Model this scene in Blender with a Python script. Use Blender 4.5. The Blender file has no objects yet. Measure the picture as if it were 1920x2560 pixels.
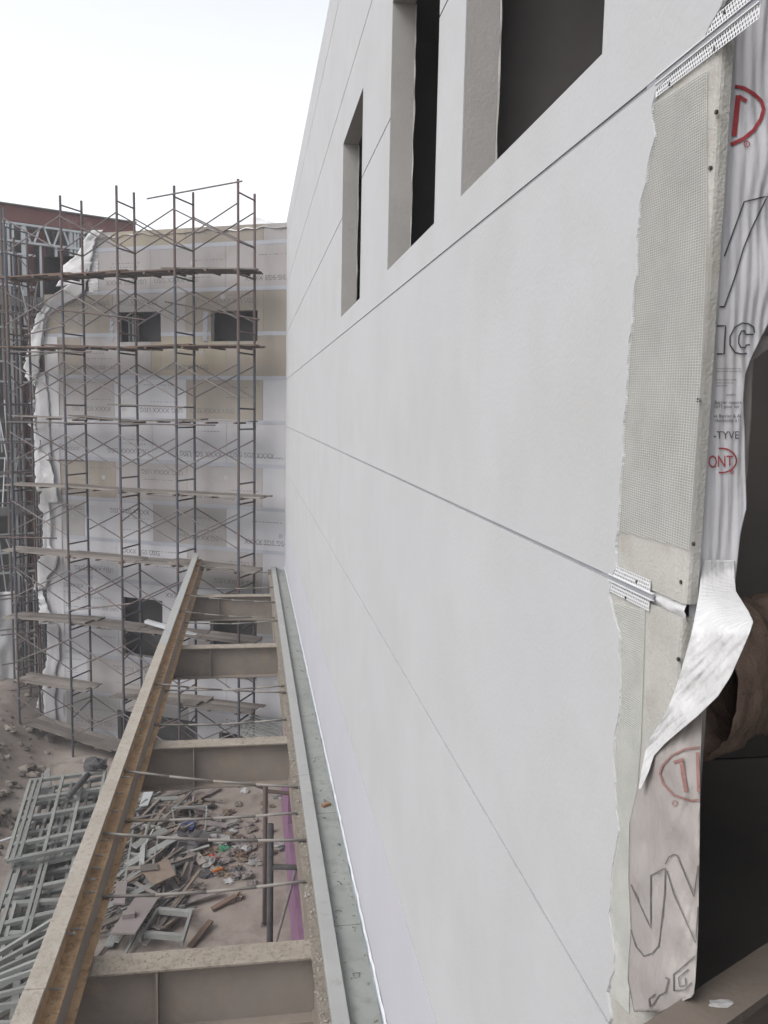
import bpy, math, random
from mathutils import Vector, Matrix, noise
R = math.radians
rnd = random.Random(11)
V = Vector

# ------------------------------------------------------------------ camera
H = 10.5                                   # camera height above the yard; below, z is measured from camera height
FPX, YAW, PITCH, ROLL, D = 2105.84, R(9.1363), R(-6.7718), R(1.1824), 0.976
sc = bpy.context.scene
col = sc.collection
fw = V((math.sin(YAW)*math.cos(PITCH), math.cos(YAW)*math.cos(PITCH), math.sin(PITCH)))
r0 = V((math.cos(YAW), -math.sin(YAW), 0)); u0 = r0.cross(fw)
cr = math.cos(ROLL)*r0 + math.sin(ROLL)*u0
cu = -math.sin(ROLL)*r0 + math.cos(ROLL)*u0
cam = bpy.data.cameras.new('camera'); cam.sensor_fit = 'HORIZONTAL'; cam.sensor_width = 36
cam.lens = 36*FPX/1920; cam.clip_start = 0.05; cam.clip_end = 2000
co = bpy.data.objects.new('camera', cam); col.objects.link(co)
m = Matrix((cr, cu, -fw)).transposed().to_4x4(); m.translation = V((-D, 0, H)); co.matrix_world = m
sc.camera = co
# ------------------------------------------------------------------ sky, sun, exposure
SUN_EL, SUN_AZ = 48, -118                    # azimuth measured from +y towards +x
w = bpy.data.worlds.new('World'); sc.world = w; w.use_nodes = True
nt = w.node_tree; nt.nodes.clear()
sky = nt.nodes.new('ShaderNodeTexSky'); sky.sky_type = 'NISHITA'; sky.sun_disc = False
sky.sun_elevation = R(SUN_EL); sky.sun_rotation = R(SUN_AZ); sky.dust_density = 2.6; sky.air_density = 1.0; sky.ozone_density = 1
hs = nt.nodes.new('ShaderNodeHueSaturation'); hs.inputs['Saturation'].default_value = 0.18
bg = nt.nodes.new('ShaderNodeBackground'); bg.inputs['Strength'].default_value = 0.15
wo = nt.nodes.new('ShaderNodeOutputWorld')
nt.links.new(sky.outputs[0], hs.inputs['Color']); nt.links.new(hs.outputs[0], bg.inputs[0]); nt.links.new(bg.outputs[0], wo.inputs[0])
sl = bpy.data.lights.new('sun', 'SUN'); sl.energy = 0.6; sl.angle = R(35); sl.color = (1, .95, .88)
so = bpy.data.objects.new('sun', sl); col.objects.link(so); so.location = (0, 0, 40)
sd = V((math.sin(R(SUN_AZ))*math.cos(R(SUN_EL)), math.cos(R(SUN_AZ))*math.cos(R(SUN_EL)), math.sin(R(SUN_EL))))
so.rotation_euler = sd.to_track_quat('Z', 'Y').to_euler()
sc.view_settings.view_transform = 'Standard'; sc.view_settings.look = 'None'
sc.view_settings.gamma = 1; sc.view_settings.use_curve_mapping = False; sc.view_settings.exposure = 1.08
sc.render.engine = 'CYCLES'; sc.cycles.use_denoising = True; sc.cycles.max_bounces = 6

# ------------------------------------------------------------------ helpers
C0 = V((-D, 0, 0))
def ray(px, py): return fw + cr*((px-960)/FPX) + cu*((1280-py)/FPX)
def onX(px, py, X=0.): v = ray(px, py); return C0 + v*((X+D)/v.x)
def onY(px, py, Y): v = ray(px, py); return C0 + v*(Y/v.y)
def onZ(px, py, Z): v = ray(px, py); return C0 + v*(Z/v.z)
TH = R(62.57); CY = 23.6
FU = V((-math.sin(TH), math.cos(TH), 0)); FN = V((-math.cos(TH), -math.sin(TH), 0)); FO = V((0, CY, 0))
def FP(u, off, z): return FO + FU*u + FN*off + V((0, 0, z))
def onF(px, py, off=0.):
    v = ray(px, py); t = ((FO+FN*off-C0).dot(FN))/v.dot(FN); P = C0+v*t
    return (P-FO).dot(FU), P.z
BD = V((.9, .44, 0)).normalized(); BN = V((.44, -.9, 0)).normalized(); BO = onY(100, 1000, 30); BO.z = 0
def BP(t, off, z): return BO + BD*t + BN*off + V((0, 0, z))
def onB(px, py, off=0.):
    v = ray(px, py); t = ((BO+BN*off-C0).dot(BN))/v.dot(BN); P = C0+v*t
    return (P-BO).dot(BD), P.z
def lerp(a, b, t): return a+(b-a)*t
def interp(tab, x):
    if x <= tab[0][0]: return tab[0][1]
    for (a, b), (c, d) in zip(tab, tab[1:]):
        if x <= c: return b+(d-b)*(x-a)/(c-a)
    return tab[-1][1]
def nz(x, y=0, z=0): return noise.noise(V((x, y, z)))

class MB:
    def __init__(s): s.v = []; s.f = []
    def poly(s, pts): n = len(s.v); s.v += [V(p) for p in pts]; s.f.append(tuple(range(n, n+len(pts))))
    def hexa(s, p):                        # 8 points: bottom 4 then top 4
        n = len(s.v); s.v += [V(q) for q in p]
        for q in ((3,2,1,0),(4,5,6,7),(0,1,5,4),(1,2,6,5),(2,3,7,6),(3,0,4,7)): s.f.append(tuple(n+i for i in q))
    def box(s, a, b, c, d, e, f): s.hexa([(a,c,e),(b,c,e),(b,d,e),(a,d,e),(a,c,f),(b,c,f),(b,d,f),(a,d,f)])
    def bar(s, p, q, w, h, up=V((0,0,1)), roll=0):
        p, q = V(p), V(q); d = (q-p).normalized()
        x = d.cross(up)
        if x.length < 1e-4: x = d.cross(V((1,0,0)))
        x.normalize(); y = x.cross(d)
        if roll: x, y = x*math.cos(roll)+y*math.sin(roll), y*math.cos(roll)-x*math.sin(roll)
        x *= w/2; y *= h/2
        s.hexa([p-x-y, p+x-y, p+x+y, p-x+y, q-x-y, q+x-y, q+x+y, q-x+y])
    def tube(s, p, q, r, n=7, r2=None):
        p, q = V(p), V(q); d = (q-p).normalized(); r2 = r if r2 is None else r2
        x = d.orthogonal().normalized(); y = d.cross(x); k = len(s.v)
        for P, rr in ((p, r), (q, r2)):
            for i in range(n): a = 2*math.pi*i/n; s.v.append(P + x*(rr*math.cos(a)) + y*(rr*math.sin(a)))
        for i in range(n): j = (i+1) % n; s.f.append((k+i, k+j, k+n+j, k+n+i))
        s.f.append(tuple(k+i for i in range(n))[::-1]); s.f.append(tuple(k+n+i for i in range(n)))
    def path(s, pts, r, n=6):
        for a, b in zip(pts, pts[1:]): s.tube(a, b, r, n)
    def grid(s, fn, nu, nv):
        k = len(s.v)
        for j in range(nv+1):
            for i in range(nu+1): s.v.append(V(fn(i/nu, j/nv)))
        for j in range(nv):
            for i in range(nu): a = k+j*(nu+1)+i; s.f.append((a, a+1, a+nu+2, a+nu+1))
    def blob(s, c, sx, sy, sz, seed, rough=.5, nu=9, nv=6, sharp=1.7):
        k = len(s.v); c = V(c)
        for j in range(nv+1):
            th = math.pi*j/nv
            for i in range(nu):
                ph = 2*math.pi*i/nu
                d = V((math.sin(th)*math.cos(ph), math.sin(th)*math.sin(ph), math.cos(th)))
                r = 1+rough*noise.noise(d*sharp+V((seed*3.1, seed*1.7, 0)))+rough*.5*noise.noise(d*sharp*2.6+V((0, seed*2.3, 5)))
                s.v.append(c+V((d.x*sx*r, d.y*sy*r, d.z*sz*r)))
        for j in range(nv):
            for i in range(nu): i2 = (i+1) % nu; s.f.append((k+j*nu+i, k+j*nu+i2, k+(j+1)*nu+i2, k+(j+1)*nu+i))
    def build(s, name, mat, parent=None, smooth=False, solid=0, kind=None, bevel=0):
        root = parent; o3 = V((0, 0, 0))
        while root is not None and root.parent is not None: root = root.parent
        if root is not None: o3 = ROOT[root.name]
        else:
            lo = V([min(v[i] for v in s.v) for i in range(3)]); hi = V([max(v[i] for v in s.v) for i in range(3)])
            o3 = V(((lo.x+hi.x)/2, (lo.y+hi.y)/2, lo.z))
        me = bpy.data.meshes.new(name); me.from_pydata([tuple(v-o3) for v in s.v], [], s.f)
        me.materials.append(mat); me.update()
        if smooth: me.polygons.foreach_set('use_smooth', [True]*len(me.polygons))
        o = bpy.data.objects.new(name, me); col.objects.link(o)
        if parent is not None: o.parent = parent
        else: o.location = o3+V((0, 0, H)); ROOT[o.name] = o3
        if solid: md = o.modifiers.new('thick', 'SOLIDIFY'); md.thickness = solid; md.offset = -1
        if bevel: md = o.modifiers.new('bevel', 'BEVEL'); md.width = bevel; md.segments = 2
        if kind: o['kind'] = kind
        return o
ROOT = {}
def tag(o, label, cat, group=None):
    o['label'] = label; o['category'] = cat
    if group: o['group'] = group
    return o
def thing(name, label, cat, loc, group=None):
    o = bpy.data.objects.new(name, None); col.objects.link(o); o.empty_display_size = .2
    loc = V(loc); o.location = loc+V((0, 0, H)); ROOT[o.name] = loc
    return tag(o, label, cat, group)

def mat(name, c, c2=None, *a, k=.64, **kw):
    kk = lambda x: None if x is None else tuple(k*v for v in x)
    if kw.get('c3'): kw['c3'] = kk(kw['c3'])
    return mat_(name, kk(c), kk(c2), *a, **kw)
def mat_(name, c, c2=None, scale=3., rough=.8, bump=0., bscale=60., metal=0., var=0., detail=6, lo=.35, hi=.65, c3=None, s3=12., lo3=.6, hi3=.72, stretch=None, spec=.3, trans=0., ribs=0.):
    mt = bpy.data.materials.new(name); mt.use_nodes = True; t = mt.node_tree; b = t.nodes['Principled BSDF']
    b.inputs['Roughness'].default_value = rough; b.inputs['Metallic'].default_value = metal
    b.inputs['Specular IOR Level'].default_value = spec
    tc = t.nodes.new('ShaderNodeTexCoord'); src = tc.outputs['Object']
    if stretch:
        mp = t.nodes.new('ShaderNodeMapping'); mp.inputs['Scale'].default_value = stretch
        t.links.new(src, mp.inputs[0]); src = mp.outputs[0]
    def nzt(sc_, det):
        n = t.nodes.new('ShaderNodeTexNoise'); n.inputs['Scale'].default_value = sc_; n.inputs['Detail'].default_value = det; n.inputs['Roughness'].default_value = .62
        t.links.new(src, n.inputs['Vector']); return n.outputs['Fac']
    def mix(a, bb, f):
        x = t.nodes.new('ShaderNodeMix'); x.data_type = 'RGBA'
        if isinstance(a, tuple): x.inputs['A'].default_value = (*a, 1)
        else: t.links.new(a, x.inputs['A'])
        if isinstance(bb, tuple): x.inputs['B'].default_value = (*bb, 1)
        else: t.links.new(bb, x.inputs['B'])
        t.links.new(f, x.inputs['Factor']); return x.outputs['Result']
    def ramp(f, lo, hi):
        x = t.nodes.new('ShaderNodeMapRange'); x.inputs['From Min'].default_value = lo; x.inputs['From Max'].default_value = hi
        t.links.new(f, x.inputs['Value']); return x.outputs[0]
    cur = mix(c, c2 or c, ramp(nzt(scale, detail), lo, hi))
    if c3: cur = mix(cur, c3, ramp(nzt(s3, 8), lo3, hi3))
    if var:
        oi = t.nodes.new('ShaderNodeObjectInfo'); h = t.nodes.new('ShaderNodeHueSaturation')
        x = t.nodes.new('ShaderNodeMapRange'); x.inputs['To Min'].default_value = 1-var; x.inputs['To Max'].default_value = 1+var
        t.links.new(oi.outputs['Random'], x.inputs['Value']); t.links.new(x.outputs[0], h.inputs['Value']); t.links.new(cur, h.inputs['Color']); cur = h.outputs[0]
    t.links.new(cur, b.inputs['Base Color'])
    if ribs:
        wv = t.nodes.new('ShaderNodeTexWave'); wv.bands_direction = 'DIAGONAL'; wv.inputs['Scale'].default_value = 26; wv.inputs['Distortion'].default_value = .35; wv.inputs['Detail'].default_value = 0; wv.inputs['Detail Scale'].default_value = .6
        mp2 = t.nodes.new('ShaderNodeMapping'); mp2.inputs['Scale'].default_value = (1, 1, .04); t.links.new(tc.outputs['Object'], mp2.inputs[0]); t.links.new(mp2.outputs[0], wv.inputs['Vector'])
        b0 = t.nodes.new('ShaderNodeBump'); b0.inputs['Strength'].default_value = ribs; b0.inputs['Distance'].default_value = .004
        t.links.new(wv.outputs['Fac'], b0.inputs['Height']); t.links.new(b0.outputs[0], b.inputs['Normal'])
    if bump:
        bp = t.nodes.new('ShaderNodeBump'); bp.inputs['Strength'].default_value = bump; bp.inputs['Distance'].default_value = .01
        t.links.new(nzt(bscale, 5), bp.inputs['Height']); t.links.new(bp.outputs[0], b.inputs['Normal'])
        if ribs: t.links.new(b0.outputs[0], bp.inputs['Normal'])
    return mt

M = {}
M['stucco'] = mat('stucco', (.505,.513,.528), (.53,.536,.55), .8, .92, .2, 55, c3=(.482,.484,.480), s3=1.3, lo3=.46, hi3=.8, k=.69)
M['stucco_fresh'] = mat('stucco_fresh', (.495,.495,.54), (.525,.525,.565), .8, .92, .2, 55, k=.70)
M['jamb'] = mat('jamb_render', (.37,.355,.34), (.43,.415,.40), 1.6, .92, .3, 60, c3=(.33,.31,.295), s3=3, k=.78)
M['cement'] = mat('cement_board', (.39,.385,.36), (.45,.44,.415), 5, .9, .45, 120, c3=(.34,.325,.285), s3=6, lo3=.52, hi3=.75, k=.80)
M['cement_edge'] = mat('cement_board_edge', (.50,.48,.44), (.56,.54,.50), 9, .9, .4, 120, c3=(.27,.25,.22), s3=60, lo3=.66, hi3=.7)
M['meshtape'] = mat('fibreglass_mesh', (.66,.67,.635), (.56,.57,.54), 9, .6, k=.72)
M['pvc'] = mat('white_pvc', (.70,.71,.73), (.66,.67,.69), 20, .45, spec=.4, k=0.75)
M['pvc_grey'] = mat('grey_joint_profile', (.33,.34,.37), (.38,.39,.41), 9, .5)
M['screw'] = mat('screw_head', (.07,.065,.06), (.11,.09,.07), 80, .6, metal=.4)
M['wrap'] = mat('house_wrap', (.70,.70,.735), (.66,.66,.695), 3, .7, .2, 30, c3=(.60,.585,.58), s3=2.0, ribs=.5, k=.72)
M['wrap_white'] = mat('house_wrap_clean', (.86,.86,.87), (.76,.76,.77), 6, .7, .45, 34, ribs=.14, k=.57)
M['wrap_dirty'] = mat('house_wrap_dirty', (.385,.36,.345), (.345,.32,.305), 3.5, .8, .3, 30, c3=(.30,.27,.255), s3=4, lo3=.5, hi3=.75, ribs=.12, k=.74)
M['wrap_far'] = mat('house_wrap_far', (.58,.575,.59), (.52,.51,.52), 1.5, .8, .2, 8, c3=(.50,.43,.42), s3=1.2, k=.72)
M['ink_red'] = mat('red_print', (.42,.05,.06), (.48,.08,.09), 20, .7)
M['ink_red_faded'] = mat('faded_red_print', (.30,.155,.14), (.33,.19,.175), 20, .8)
M['ink_dark'] = mat('dark_print', (.06,.065,.08), (.09,.095,.11), 30, .7, k=0.8)
M['ink_faded'] = mat('faded_dark_print', (.14,.13,.135), (.18,.165,.165), 30, .8)
M['ink_grey'] = mat('grey_board_print', (.13,.13,.135), (.22,.215,.215), 5, .8)
M['room'] = mat('bare_interior', (.18,.168,.16), (.14,.13,.125), 1.2, .95, k=.8)
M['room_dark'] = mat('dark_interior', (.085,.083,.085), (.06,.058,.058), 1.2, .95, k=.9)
M['room_rust'] = mat('sprayed_fireproofing', (.50,.36,.28), (.34,.24,.19), 6, .95, 1.0, 24, k=.85)
M['brown_steel'] = mat('brown_steel', (.125,.105,.09), (.155,.13,.11), 3, .7, .2, 40, c3=(.20,.17,.14), s3=6, k=0.9)
M['beam'] = mat('dusty_painted_steel', (.19,.165,.145), (.235,.205,.18), 1.6, .75, .2, 60, c3=(.275,.225,.175), s3=2.6, lo3=.5, hi3=.72, k=.92)
M['beam_top'] = mat('cement_dusted_steel', (.27,.235,.195), (.32,.285,.24), 5, .95, 1.0, 60, c3=(.19,.16,.13), s3=16, lo3=.5, hi3=.72, k=.78)
M['edge_dirt'] = mat('dirt_caked_flange', (.17,.15,.125), (.22,.195,.165), 14, .95, 1.0, 60, c3=(.12,.105,.085), s3=25, lo3=.5, hi3=.7, k=.85)
M['beam_gold'] = mat('ochre_dusted_steel', (.38,.26,.15), (.27,.175,.10), 3.0, .9, .7, 40, c3=(.18,.115,.07), s3=9, lo3=.52, hi3=.7, k=.9)
M['beam_sand'] = mat('sandy_steel_flange', (.37,.34,.30), (.31,.28,.24), 4, .9, .7, 60, c3=(.23,.195,.155), s3=22, lo3=.52, hi3=.72, k=.78)
M['rod'] = mat('grey_rod', (.26,.245,.225), (.32,.30,.275), 6, .7, metal=.1, c3=(.30,.23,.15), s3=2)
M['curb'] = mat('galvanised_curb', (.30,.305,.30), (.335,.335,.33), 2, .8, .1, 80, c3=(.25,.25,.24), s3=5, k=.78)
M['ledge'] = mat('mortar_ledge', (.25,.265,.25), (.30,.31,.295), 2.2, .92, .3, 120, c3=(.21,.215,.20), s3=9, lo3=.52, hi3=.75, k=.78)
M['film'] = mat('blue_film', (.30,.40,.47), (.40,.47,.52), 6, .35, .5, 30)
M['rubble'] = mat('mortar_rubble', (.29,.26,.22), (.24,.21,.175), 20, .95, .5, 90, k=.8)
M['pale_rubble'] = mat('pale_mortar_chip', (.40,.38,.345), (.32,.30,.27), 20, .95, .5, 90)
M['brick'] = mat('brick_clay', (.30,.17,.10), (.36,.22,.14), 30, .95, .4, 80)
M['bt'] = [mat('sheathing_tan', (.33,.29,.245), (.365,.33,.285), .8, .9, var=.06, c3=(.30,.28,.265), s3=.9, k=.66),
           mat('sheathing_grey', (.37,.35,.345), (.335,.315,.31), .7, .9, var=.06, c3=(.32,.295,.27), s3=.8, k=.76),
           mat('sheathing_pale', (.47,.47,.50), (.43,.425,.44), .8, .9, var=.05, c3=(.36,.335,.32), s3=.7, k=.80),
           mat('sheathing_ochre', (.38,.335,.26), (.35,.315,.26), .9, .9, var=.06, c3=(.33,.315,.30), s3=.8, k=.70)]
M['tape'] = mat('joint_tape', (.46,.48,.53), (.41,.425,.465), 2, .6)
M['scaf'] = mat('scaffold_paint_blue', (.075,.085,.11), (.105,.11,.13), 2.2, .7, metal=.1, c3=(.13,.095,.085), s3=1.4, var=.2, lo3=.5, hi3=.62, k=.62)
M['scaf_red'] = mat('scaffold_paint_rust', (.125,.08,.07), (.10,.085,.085), 2.4, .75, metal=.1, c3=(.095,.10,.12), s3=1.3, var=.2, k=.8)
M['brace'] = mat('scaffold_brace_steel', (.12,.10,.10), (.16,.14,.135), 2, .7, metal=.1, c3=(.16,.09,.07), s3=1.2, var=.25, k=0.8)
M['plank'] = mat('weathered_plank', (.155,.135,.12), (.20,.18,.165), 1.5, .9, .4, 30, var=.35, stretch=(1,1,4), c3=(.24,.22,.205), s3=3, k=.8)
M['plank_dark'] = mat('brown_and_shaded_plank', (.115,.075,.055), (.145,.10,.08), 2, .9, .4, 30, var=.25, k=0.8)  # dark brown wood; also carries the shade under the upper decks
M['ply'] = mat('stained_plywood', (.23,.20,.195), (.27,.24,.235), 1.4, .9, .2, 50, c3=(.18,.155,.14), s3=4)
M['white_board'] = mat('white_coated_board', (.62,.64,.67), (.54,.56,.58), 3, .7)
M['redsteel'] = mat('red_oxide_steel', (.125,.05,.047), (.16,.075,.068), .8, .75, var=.08, c3=(.20,.13,.12), s3=1.6, k=0.9)
M['galv'] = mat('galvanised_stud', (.42,.44,.45), (.34,.36,.37), 1.2, .55, metal=.15, var=.12, k=.95)
M['galv_dirty'] = mat('dusty_galvanised_stud', (.23,.24,.23), (.185,.19,.18), 2, .7, metal=.1, var=.2, c3=(.27,.26,.23), s3=6, k=.85)
M['slab'] = mat('grey_floor_beam', (.20,.195,.185), (.25,.24,.23), 1, .9)
M['ground'] = mat('dusty_ground', (.19,.16,.14), (.235,.205,.185), .7, .95, .9, 14, c3=(.14,.115,.10), s3=1.7, lo3=.5, hi3=.7, k=.98)
M['stone'] = mat('rubble_stone', (.23,.205,.18), (.17,.145,.125), 5, .95, .6, 20, var=.35)
M['pink'] = mat('pink_foam', (.23,.125,.205), (.195,.10,.17), 2, .8, k=.8)
M['lowwall'] = mat('raw_block_wall', (.15,.135,.125), (.18,.165,.15), 2, .95, .4, 30)
M['paper'] = mat('paper_scrap', (.50,.50,.51), (.40,.39,.385), 6, .8, var=.12)
M['cloth_dark'] = mat('dark_cloth', (.07,.068,.075), (.12,.11,.11), 5, .95, .5, 20)
M['blue'] = mat('blue_plastic', (.04,.07,.22), (.06,.10,.30), 5, .5)
M['green'] = mat('green_plastic', (.05,.22,.12), (.08,.28,.17), 8, .5)
M['orange'] = mat('orange_plastic', (.55,.18,.03), (.48,.14,.03), 8, .5)
M['redp'] = mat('red_plastic', (.38,.09,.06), (.30,.07,.05), 8, .5)
M['card'] = mat('brown_cardboard', (.20,.155,.12), (.25,.195,.155), 5, .9, var=.2)
M['poly'] = mat('clear_polythene', (.34,.335,.33), (.25,.24,.23), 3, .4, .5, 12)

def text2d(s):
    cv = bpy.data.curves.new('t', 'FONT'); cv.body = s; cv.resolution_u = 2
    o = bpy.data.objects.new('t', cv); col.objects.link(o)
    dg = bpy.context.evaluated_depsgraph_get(); dg.update()
    me = o.evaluated_get(dg).to_mesh()
    vs = [(v.co.x, v.co.y) for v in me.vertices]; fs = [tuple(p.vertices) for p in me.polygons]
    o.evaluated_get(dg).to_mesh_clear(); bpy.data.objects.remove(o); bpy.data.curves.remove(cv)
    return vs, fs
TCACHE = {}
def text(mb, s, fn):                       # fn maps text units to 3-D
    if s not in TCACHE: TCACHE[s] = text2d(s)
    vs, fs = TCACHE[s]; k = len(mb.v)
    mb.v += [V(fn(x, y)) for x, y in vs]; mb.f += [tuple(k+i for i in f) for f in fs]
def stroke(mb, pts, wd, fn, closed=False, sub=3):   # a drawn line of width wd (same unit as pts) mapped by fn
    P = []
    q = pts+[pts[0]] if closed else pts
    for a, b in zip(q, q[1:]):
        for i in range(sub): P.append((lerp(a[0], b[0], i/sub), lerp(a[1], b[1], i/sub)))
    P.append(q[-1]); L = []
    for i, p in enumerate(P):
        a = P[max(i-1, 0)]; b = P[min(i+1, len(P)-1)]
        dx, dy = b[0]-a[0], b[1]-a[1]; l = math.hypot(dx, dy) or 1
        L.append((p[0]-dy/l*wd/2, p[1]+dx/l*wd/2, p[0]+dy/l*wd/2, p[1]-dx/l*wd/2))
    for a, b in zip(L, L[1:]): mb.poly([fn(a[0], a[1]), fn(a[2], a[3]), fn(b[2], b[3]), fn(b[0], b[1])])

# ------------------------------------------------------------------ ground
def gz(x, y):
    s = max(0, min(1, (-6.4-x)/2.6)); s = s*s*(3-2*s)*max(0, min(1, (y-10)/6))
    return -10.5 + 1.35*s + .10*nz(x*.45, y*.45) + .04*nz(x*1.7, y*1.7, 3) + (.10*s*nz(x*2.2, y*2.2, 9))
def frange(a, b, n): return [a+(b-a)*i/n for i in range(n+1)]
mb = MB()
xs = [-200, -120, -50, -25, -16]+frange(-12, 3, 75)+[8, 20, 60, 200]; ys = [-200, -100, -30, -10, 0, 5]+frange(9, 36, 135)+[45, 70, 140, 200]
for y in ys:
    for x in xs: mb.v.append(V((x, y, gz(x, y))))
nx = len(xs)
for j in range(len(ys)-1):
    for i in range(nx-1): a = j*nx+i; mb.f.append((a, a+1, a+nx+1, a+nx))
mb.build('ground', M['ground'], None, smooth=True)['kind'] = 'structure'

# ------------------------------------------------------------------ the rendered wall on the right
XF = .005; WALL_END = 23.9; TOP = 5.1; BOT = -4.36
wallr = thing('rendered_building', 'pale grey rendered building with three tall openings, filling the right side', 'building', (0, 12, -10.5))
WIN = [(7.73, 9.34, 1.016, 2.83), (4.60, 6.18, 1.016, 2.84), (2.39, 4.02, 1.016, 2.84)]
FIN = sorted([(onX(px, py).z, onX(px, py).y) for px, py in [(1800,10),(1771,60),(1742,120),(1633,222),(1622,290),(1632,340),(1618,390),(1604,470),(1592,530),(1586,600),(1585,690),(1577,740),(1572,820),(1562,900),(1560,1000),(1552,1060),(1550,1150),(1543,1230),(1538,1330),(1531,1375),(1534,1420),(1522,1445),(1518,1490),(1530,1540),(1542,1580),(1544,1680),(1543,1780),(1531,1840),(1528,1890),(1533,1990),(1541,2080),(1524,2180),(1518,2290),(1532,2390),(1524,2440),(1512,2480),(1520,2540),(1515,2600),(1500,2700)]])
FIN = [(-4.6, 2.0)]+FIN+[(5.2, 1.74)]
JZ = [-3.2, -1.665, -.440, .818, 2.065, 3.332, 4.56]
def fin_edge(z):
    return interp(FIN, z)+.010*nz(z*23, 2)+.0035*nz(z*80, 5)
def slab(mb, x0, x1, ycuts, zcuts, holes):
    def solid(i, j):
        if i < 0 or j < 0 or i >= len(ycuts)-1 or j >= len(zcuts)-1: return False
        y = (ycuts[i]+ycuts[i+1])/2; z = (zcuts[j]+zcuts[j+1])/2
        return not any(a < y < b and c < z < d for a, b, c, d in holes)
    for i in range(len(ycuts)-1):
        for j in range(len(zcuts)-1):
            if not solid(i, j): continue
            a, b, c, d = ycuts[i], ycuts[i+1], zcuts[j], zcuts[j+1]
            for X in (x0, x1): mb.poly([(X, a, c), (X, b, c), (X, b, d), (X, a, d)])
            if not solid(i-1, j): mb.poly([(x0,a,c),(x1,a,c),(x1,a,d),(x0,a,d)])
            if not solid(i+1, j): mb.poly([(x0,b,c),(x1,b,c),(x1,b,d),(x0,b,d)])
            if not solid(i, j-1): mb.poly([(x0,a,c),(x1,a,c),(x1,b,c),(x0,b,c)])
            if not solid(i, j+1): mb.poly([(x0,a,d),(x1,a,d),(x1,b,d),(x0,b,d)])
levels = [BOT]+JZ+[TOP]; G = .0065
for k in range(len(levels)-1):
    a = levels[k]+(G if k else 0); b = levels[k+1]-(G if k < len(levels)-2 else 0)
    mb = MB(); n = max(8, int((b-a)/.008)); y1 = 2.37
    zz = frange(a, b, n)
    for p, q in zip(zz, zz[1:]):
        ep, eq = fin_edge(p), fin_edge(q)
        mb.poly([(XF, ep, p), (XF, y1, p), (XF, y1, q), (XF, eq, q)])
        mb.poly([(.0122, ep-.004, p), (XF, ep, p), (XF, eq, q), (.0122, eq-.004, q)])
    for z in (a, b): mb.poly([(XF, fin_edge(z), z), (.012, fin_edge(z), z), (.012, y1, z), (XF, y1, z)])
    hl = [h for h in WIN if h[2] < b and h[3] > a]
    yc = sorted({y1, WALL_END, *[h[0] for h in hl], *[h[1] for h in hl]}); zc = sorted({a, b, *[z for h in hl for z in h[2:] if a < z < b]})
    if k == 0:                              # ragged lower rim of the render
        ycr = frange(y1, WALL_END, 420)
        e = [a+.012*nz(y*4.1)+.010*nz(y*13, 4)+.005*nz(y*41, 8) for y in ycr]
        for i in range(420):
            p, q = ycr[i], ycr[i+1]
            mb.poly([(XF,p,e[i]),(XF,q,e[i+1]),(XF,q,b),(XF,p,b)]); mb.poly([(XF,p,e[i]),(XF,q,e[i+1]),(.011,q,e[i+1]),(.011,p,e[i])])
        mb.poly([(XF,y1,b),(XF,WALL_END,b),(.012,WALL_END,b),(.012,y1,b)])
    else: slab(mb, XF, .0118, yc, zc, hl)
    mb.build('render_panel', M['stucco_fresh'] if k in (0,) else M['stucco'], wallr)
# joint profiles between the panels
for z in JZ:
    mb = MB(); ys_ = fin_edge(z)
    segs = [(ys_, WALL_END)]
    for h in WIN:
        if h[2] < z < h[3]: segs = [s for p, q in segs for s in (((p, h[0]), (h[1], q)) if p < h[0] and q > h[1] else ((p, q),))]
    for p, q in segs: mb.box(.0095, .0116, p, q, z-G+.0004, z+G-.0004)
    mb.build('joint_profile', M['pvc_grey'], wallr)
# wall core behind the render with the window reveals
mb = MB(); yc = sorted({2.37, WALL_END, *[v for h in WIN for v in h[:2]]}); zc = sorted({-4.34, TOP-.003, 1.016, 2.83, 2.84})
slab(mb, .0125, .165, yc, zc, WIN)
mb.build('wall_core', M['jamb'], wallr)
mb = MB(); mb.box(.046, .105, 1.80, 2.369, -4.34, TOP-.003); mb.build('end_stud', M['slab'], wallr)
for wn in WIN:                               # loose strip of wrap and chipped mortar along the inner edge of each far jamb
    mb = MB(); y = wn[1]
    mb.grid(lambda s, t: (.1655+.010*s*(1+.9*nz(t*9, y)), y-.002-.008*s*(nz(t*14, y+3)+.4), lerp(wn[2], wn[3], t)), 2, 50)
    mb.build('reveal_wrap_edge', M['jamb'], wallr, solid=.003)
# rooms behind the wall
mb = MB()
X0, X1, Y0, Y1, Z0, Z1 = .1655, 6.5, -4, 23.6, -1.95, 5.0
for q in ([(X1,Y0,Z0),(X1,Y1,Z0),(X1,Y1,Z1),(X1,Y0,Z1)], [(X0,Y1,Z0),(X1,Y1,Z0),(X1,Y1,Z1),(X0,Y1,Z1)], [(X0,Y0,Z0),(X1,Y0,Z0),(X1,Y0,Z1),(X0,Y0,Z1)],
          [(X0,Y0,Z0),(X1,Y0,Z0),(X1,Y1,Z0),(X0,Y1,Z0)], [(X0-.17,Y0,3.0),(X1,Y0,3.0),(X1,Y1,3.0),(X0-.17 if False else X0,Y1,3.0)]): mb.poly(q)
mb.build('interior_room', M['room'], wallr, solid=.05)
mb = MB(); mb.box(.195, 6.4, 4.28, 4.36, Z0+.01, 2.98); mb.box(.195, 6.4, 7.0, 7.08, Z0+.01, 2.98); mb.build('partition_wall', M['room'], wallr)
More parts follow.
